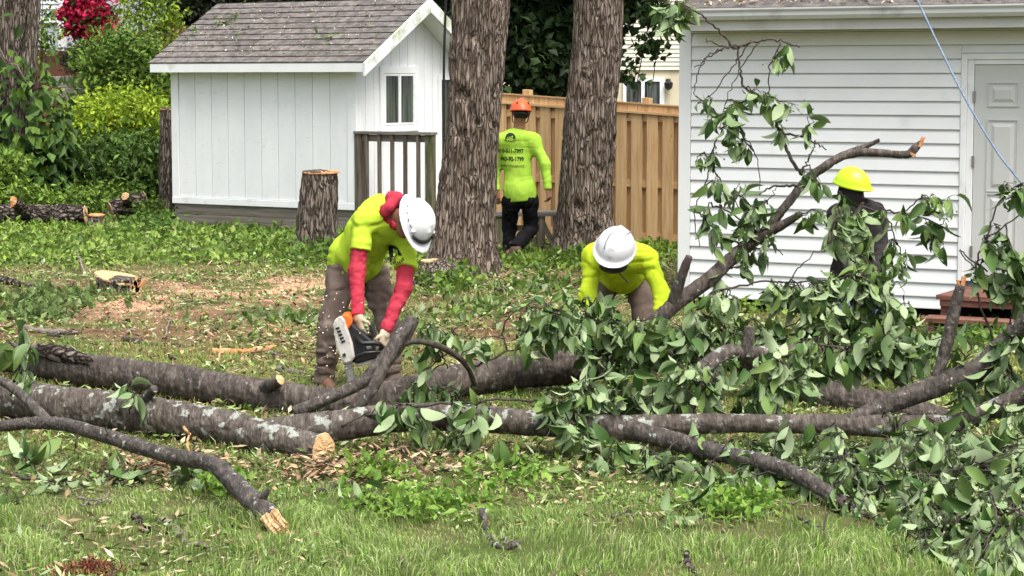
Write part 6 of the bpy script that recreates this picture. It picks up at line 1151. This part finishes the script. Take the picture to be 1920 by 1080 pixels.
# ---------------- the worker walking away
Yw = 25.2
J = dict(P=pj(975, 368, Yw), C=pj(968, 287, Yw + .02), N=pj(971, 238, Yw + .03), H=pj(976, 214, Yw), fat=1.0, sh=[pj(941, 263, Yw), pj(1001, 263, Yw + .02)], el=[pj(929, 310, Yw + .06), pj(1022, 308, Yw - .06)], wr=[pj(931, 358, Yw - .02), pj(1028, 356, Yw - .12)],
         hip=[pj(959, 378, Yw), pj(993, 378, Yw)], kn=[pj(955, 430, Yw + .12), pj(996, 428, Yw + .1)], an=[pj(953, 474, Yw + .05), pj(965, 466, Yw - .22)], toe=[pj(950, 488, Yw + .2), pj(948, 480, Yw - .16)], sole=[V3(0, 0, -1), nrm((.25, -.75, -.6))],
         hf=fr3((.03, .12, 1), (-.25, 1, -.12)), hand=[((.05, .0, -1), (.3, .8, 0), (.2, .9, 0), .35), ((.15, .1, -1), (-.6, .5, 0), (-.2, .9, 0), .5)])
m3, loc, so = person('person', 'person in orange helmet and printed lime shirt walking away towards the fence', J, 'hivis_green', 'black_cloth', 'skin', wr=.005)
hf = J['hf']; hc = J['H'] + hf[2] * .035; helmet(m3, loc, hc, hf, 'helmet_orange', .012, ridges=(0,), sc=1.0, brim=-.012)
S = SDF(J['H'] - .16, J['H'] + .16, .008); S.ell(J['H'] - hf[1] * .022 + hf[2] * .008, hf, (.083, .094, .10), .01); S.cut(J['H'] - hf[2] * .055, -hf[2], .2); S.cut(J['H'] + hf[1] * .01, hf[1], .2); S.mesh('hair', 'hair', m3, loc, 1)
MB().tube([Vector(J['H'] - hf[2] * .0 + hf[0] * .1 * math.sin(a) - hf[1] * .118 * math.cos(a) - loc) for a in np.linspace(-1.5, 1.5, 12)], .011, 7).build('helmet_band', MT['plastic_black'], m3, smooth=True)
for g in (-1, 1):
    MB().tube([Vector(J['H'] + hf[0] * g * .105 - hf[1] * .02 + hf[2] * .03 - loc), Vector(J['H'] + hf[0] * g * .09 + hf[1] * .02 - hf[2] * .08 - loc), Vector(J['H'] + hf[0] * g * .04 + hf[1] * .06 - hf[2] * .115 - loc)], .006, 6).build('chin_strap', MT['plastic_black'], m3)
    for (a, b) in ((.95, math.pi - .7),): MB().tube([Vector(onhelm(hc, hf, a + e, g * b, 1., .0) - loc) for e in (-.1, 0, .1)], .010, 8).build('vent', MT['ink'], m3)
ex, ey, ez = (1, 0, -.02), (.02, 0, 1), (0, -1, 0)
decal('emblem', 'ink', m3, loc, so, lambda: emblem(.058), pj(957, 258, Yw), ex, ey, ez); decal('lettering', 'ink', m3, loc, so, lambda: text_tris('410-511-7997', .066, .80), pj(957, 286, Yw), ex, ey, ez)
decal('lettering', 'ink', m3, loc, so, lambda: text_tris('443-92-1799', .066, .80), pj(960, 301, Yw), ex, ey, ez); decal('lettering', 'ink', m3, loc, so, lambda: text_tris('CAMPOTREESERVICE', .038, .84, False), pj(959, 313, Yw), ex, ey, ez)
# ---------------- the worker in dark clothes by the garage
Yd = 17.6
J = dict(P=pj(1600, 520, Yd + .12), C=pj(1608, 430, Yd), N=pj(1606, 382, Yd - .02), H=pj(1596, 356, Yd - .06), fat=1.05, sh=[pj(1572, 402, Yd - .1), pj(1643, 402, Yd + .06)], el=[pj(1575, 470, Yd - .22), pj(1652, 468, Yd - .02)], wr=[pj(1598, 520, Yd - .4), pj(1640, 522, Yd - .3)],
         hip=[pj(1580, 535, Yd + .1), pj(1620, 535, Yd + .1)], kn=[pj(1585, 595, Yd - .2), pj(1630, 595, Yd - .15)], an=[pj(1580, 640, Yd + .1), pj(1625, 640, Yd + .12)], toe=[pj(1588, 655, Yd), pj(1640, 655, Yd)], hf=fr3((.15, -.2, 1), (.85, -.5, -.15)), hand=[((.3, -.5, -.6), (.4, .2, -.5), (.6, 0, .5), .5), ((.2, -.5, -.6), (-.4, .2, -.5), (-.6, 0, .5), .5)])
m4, loc, _s = person('person', 'person in dark hooded jacket and lime helmet behind branches by the garage wall', J, 'charcoal_cloth', 'denim', 'skin_dark')
hf = J['hf']; hc = J['H'] + hf[2] * .035; helmet(m4, loc, hc, hf, 'helmet_lime', .03, ridges=(0,), sc=1.04, brim=-.012)
S = SDF(J['H'] - .25, J['H'] + .25, .009); S.ell(J['H'] - hf[2] * .03, hf, (.098, .105, .125), .03); S.cap(J['N'] - V3(0, 0, .02), J['H'] - hf[2] * .05, .085, .08, .04); S.wrinkle(.005, 14); S.mesh('hood', 'charcoal_cloth', m4, loc, 1)
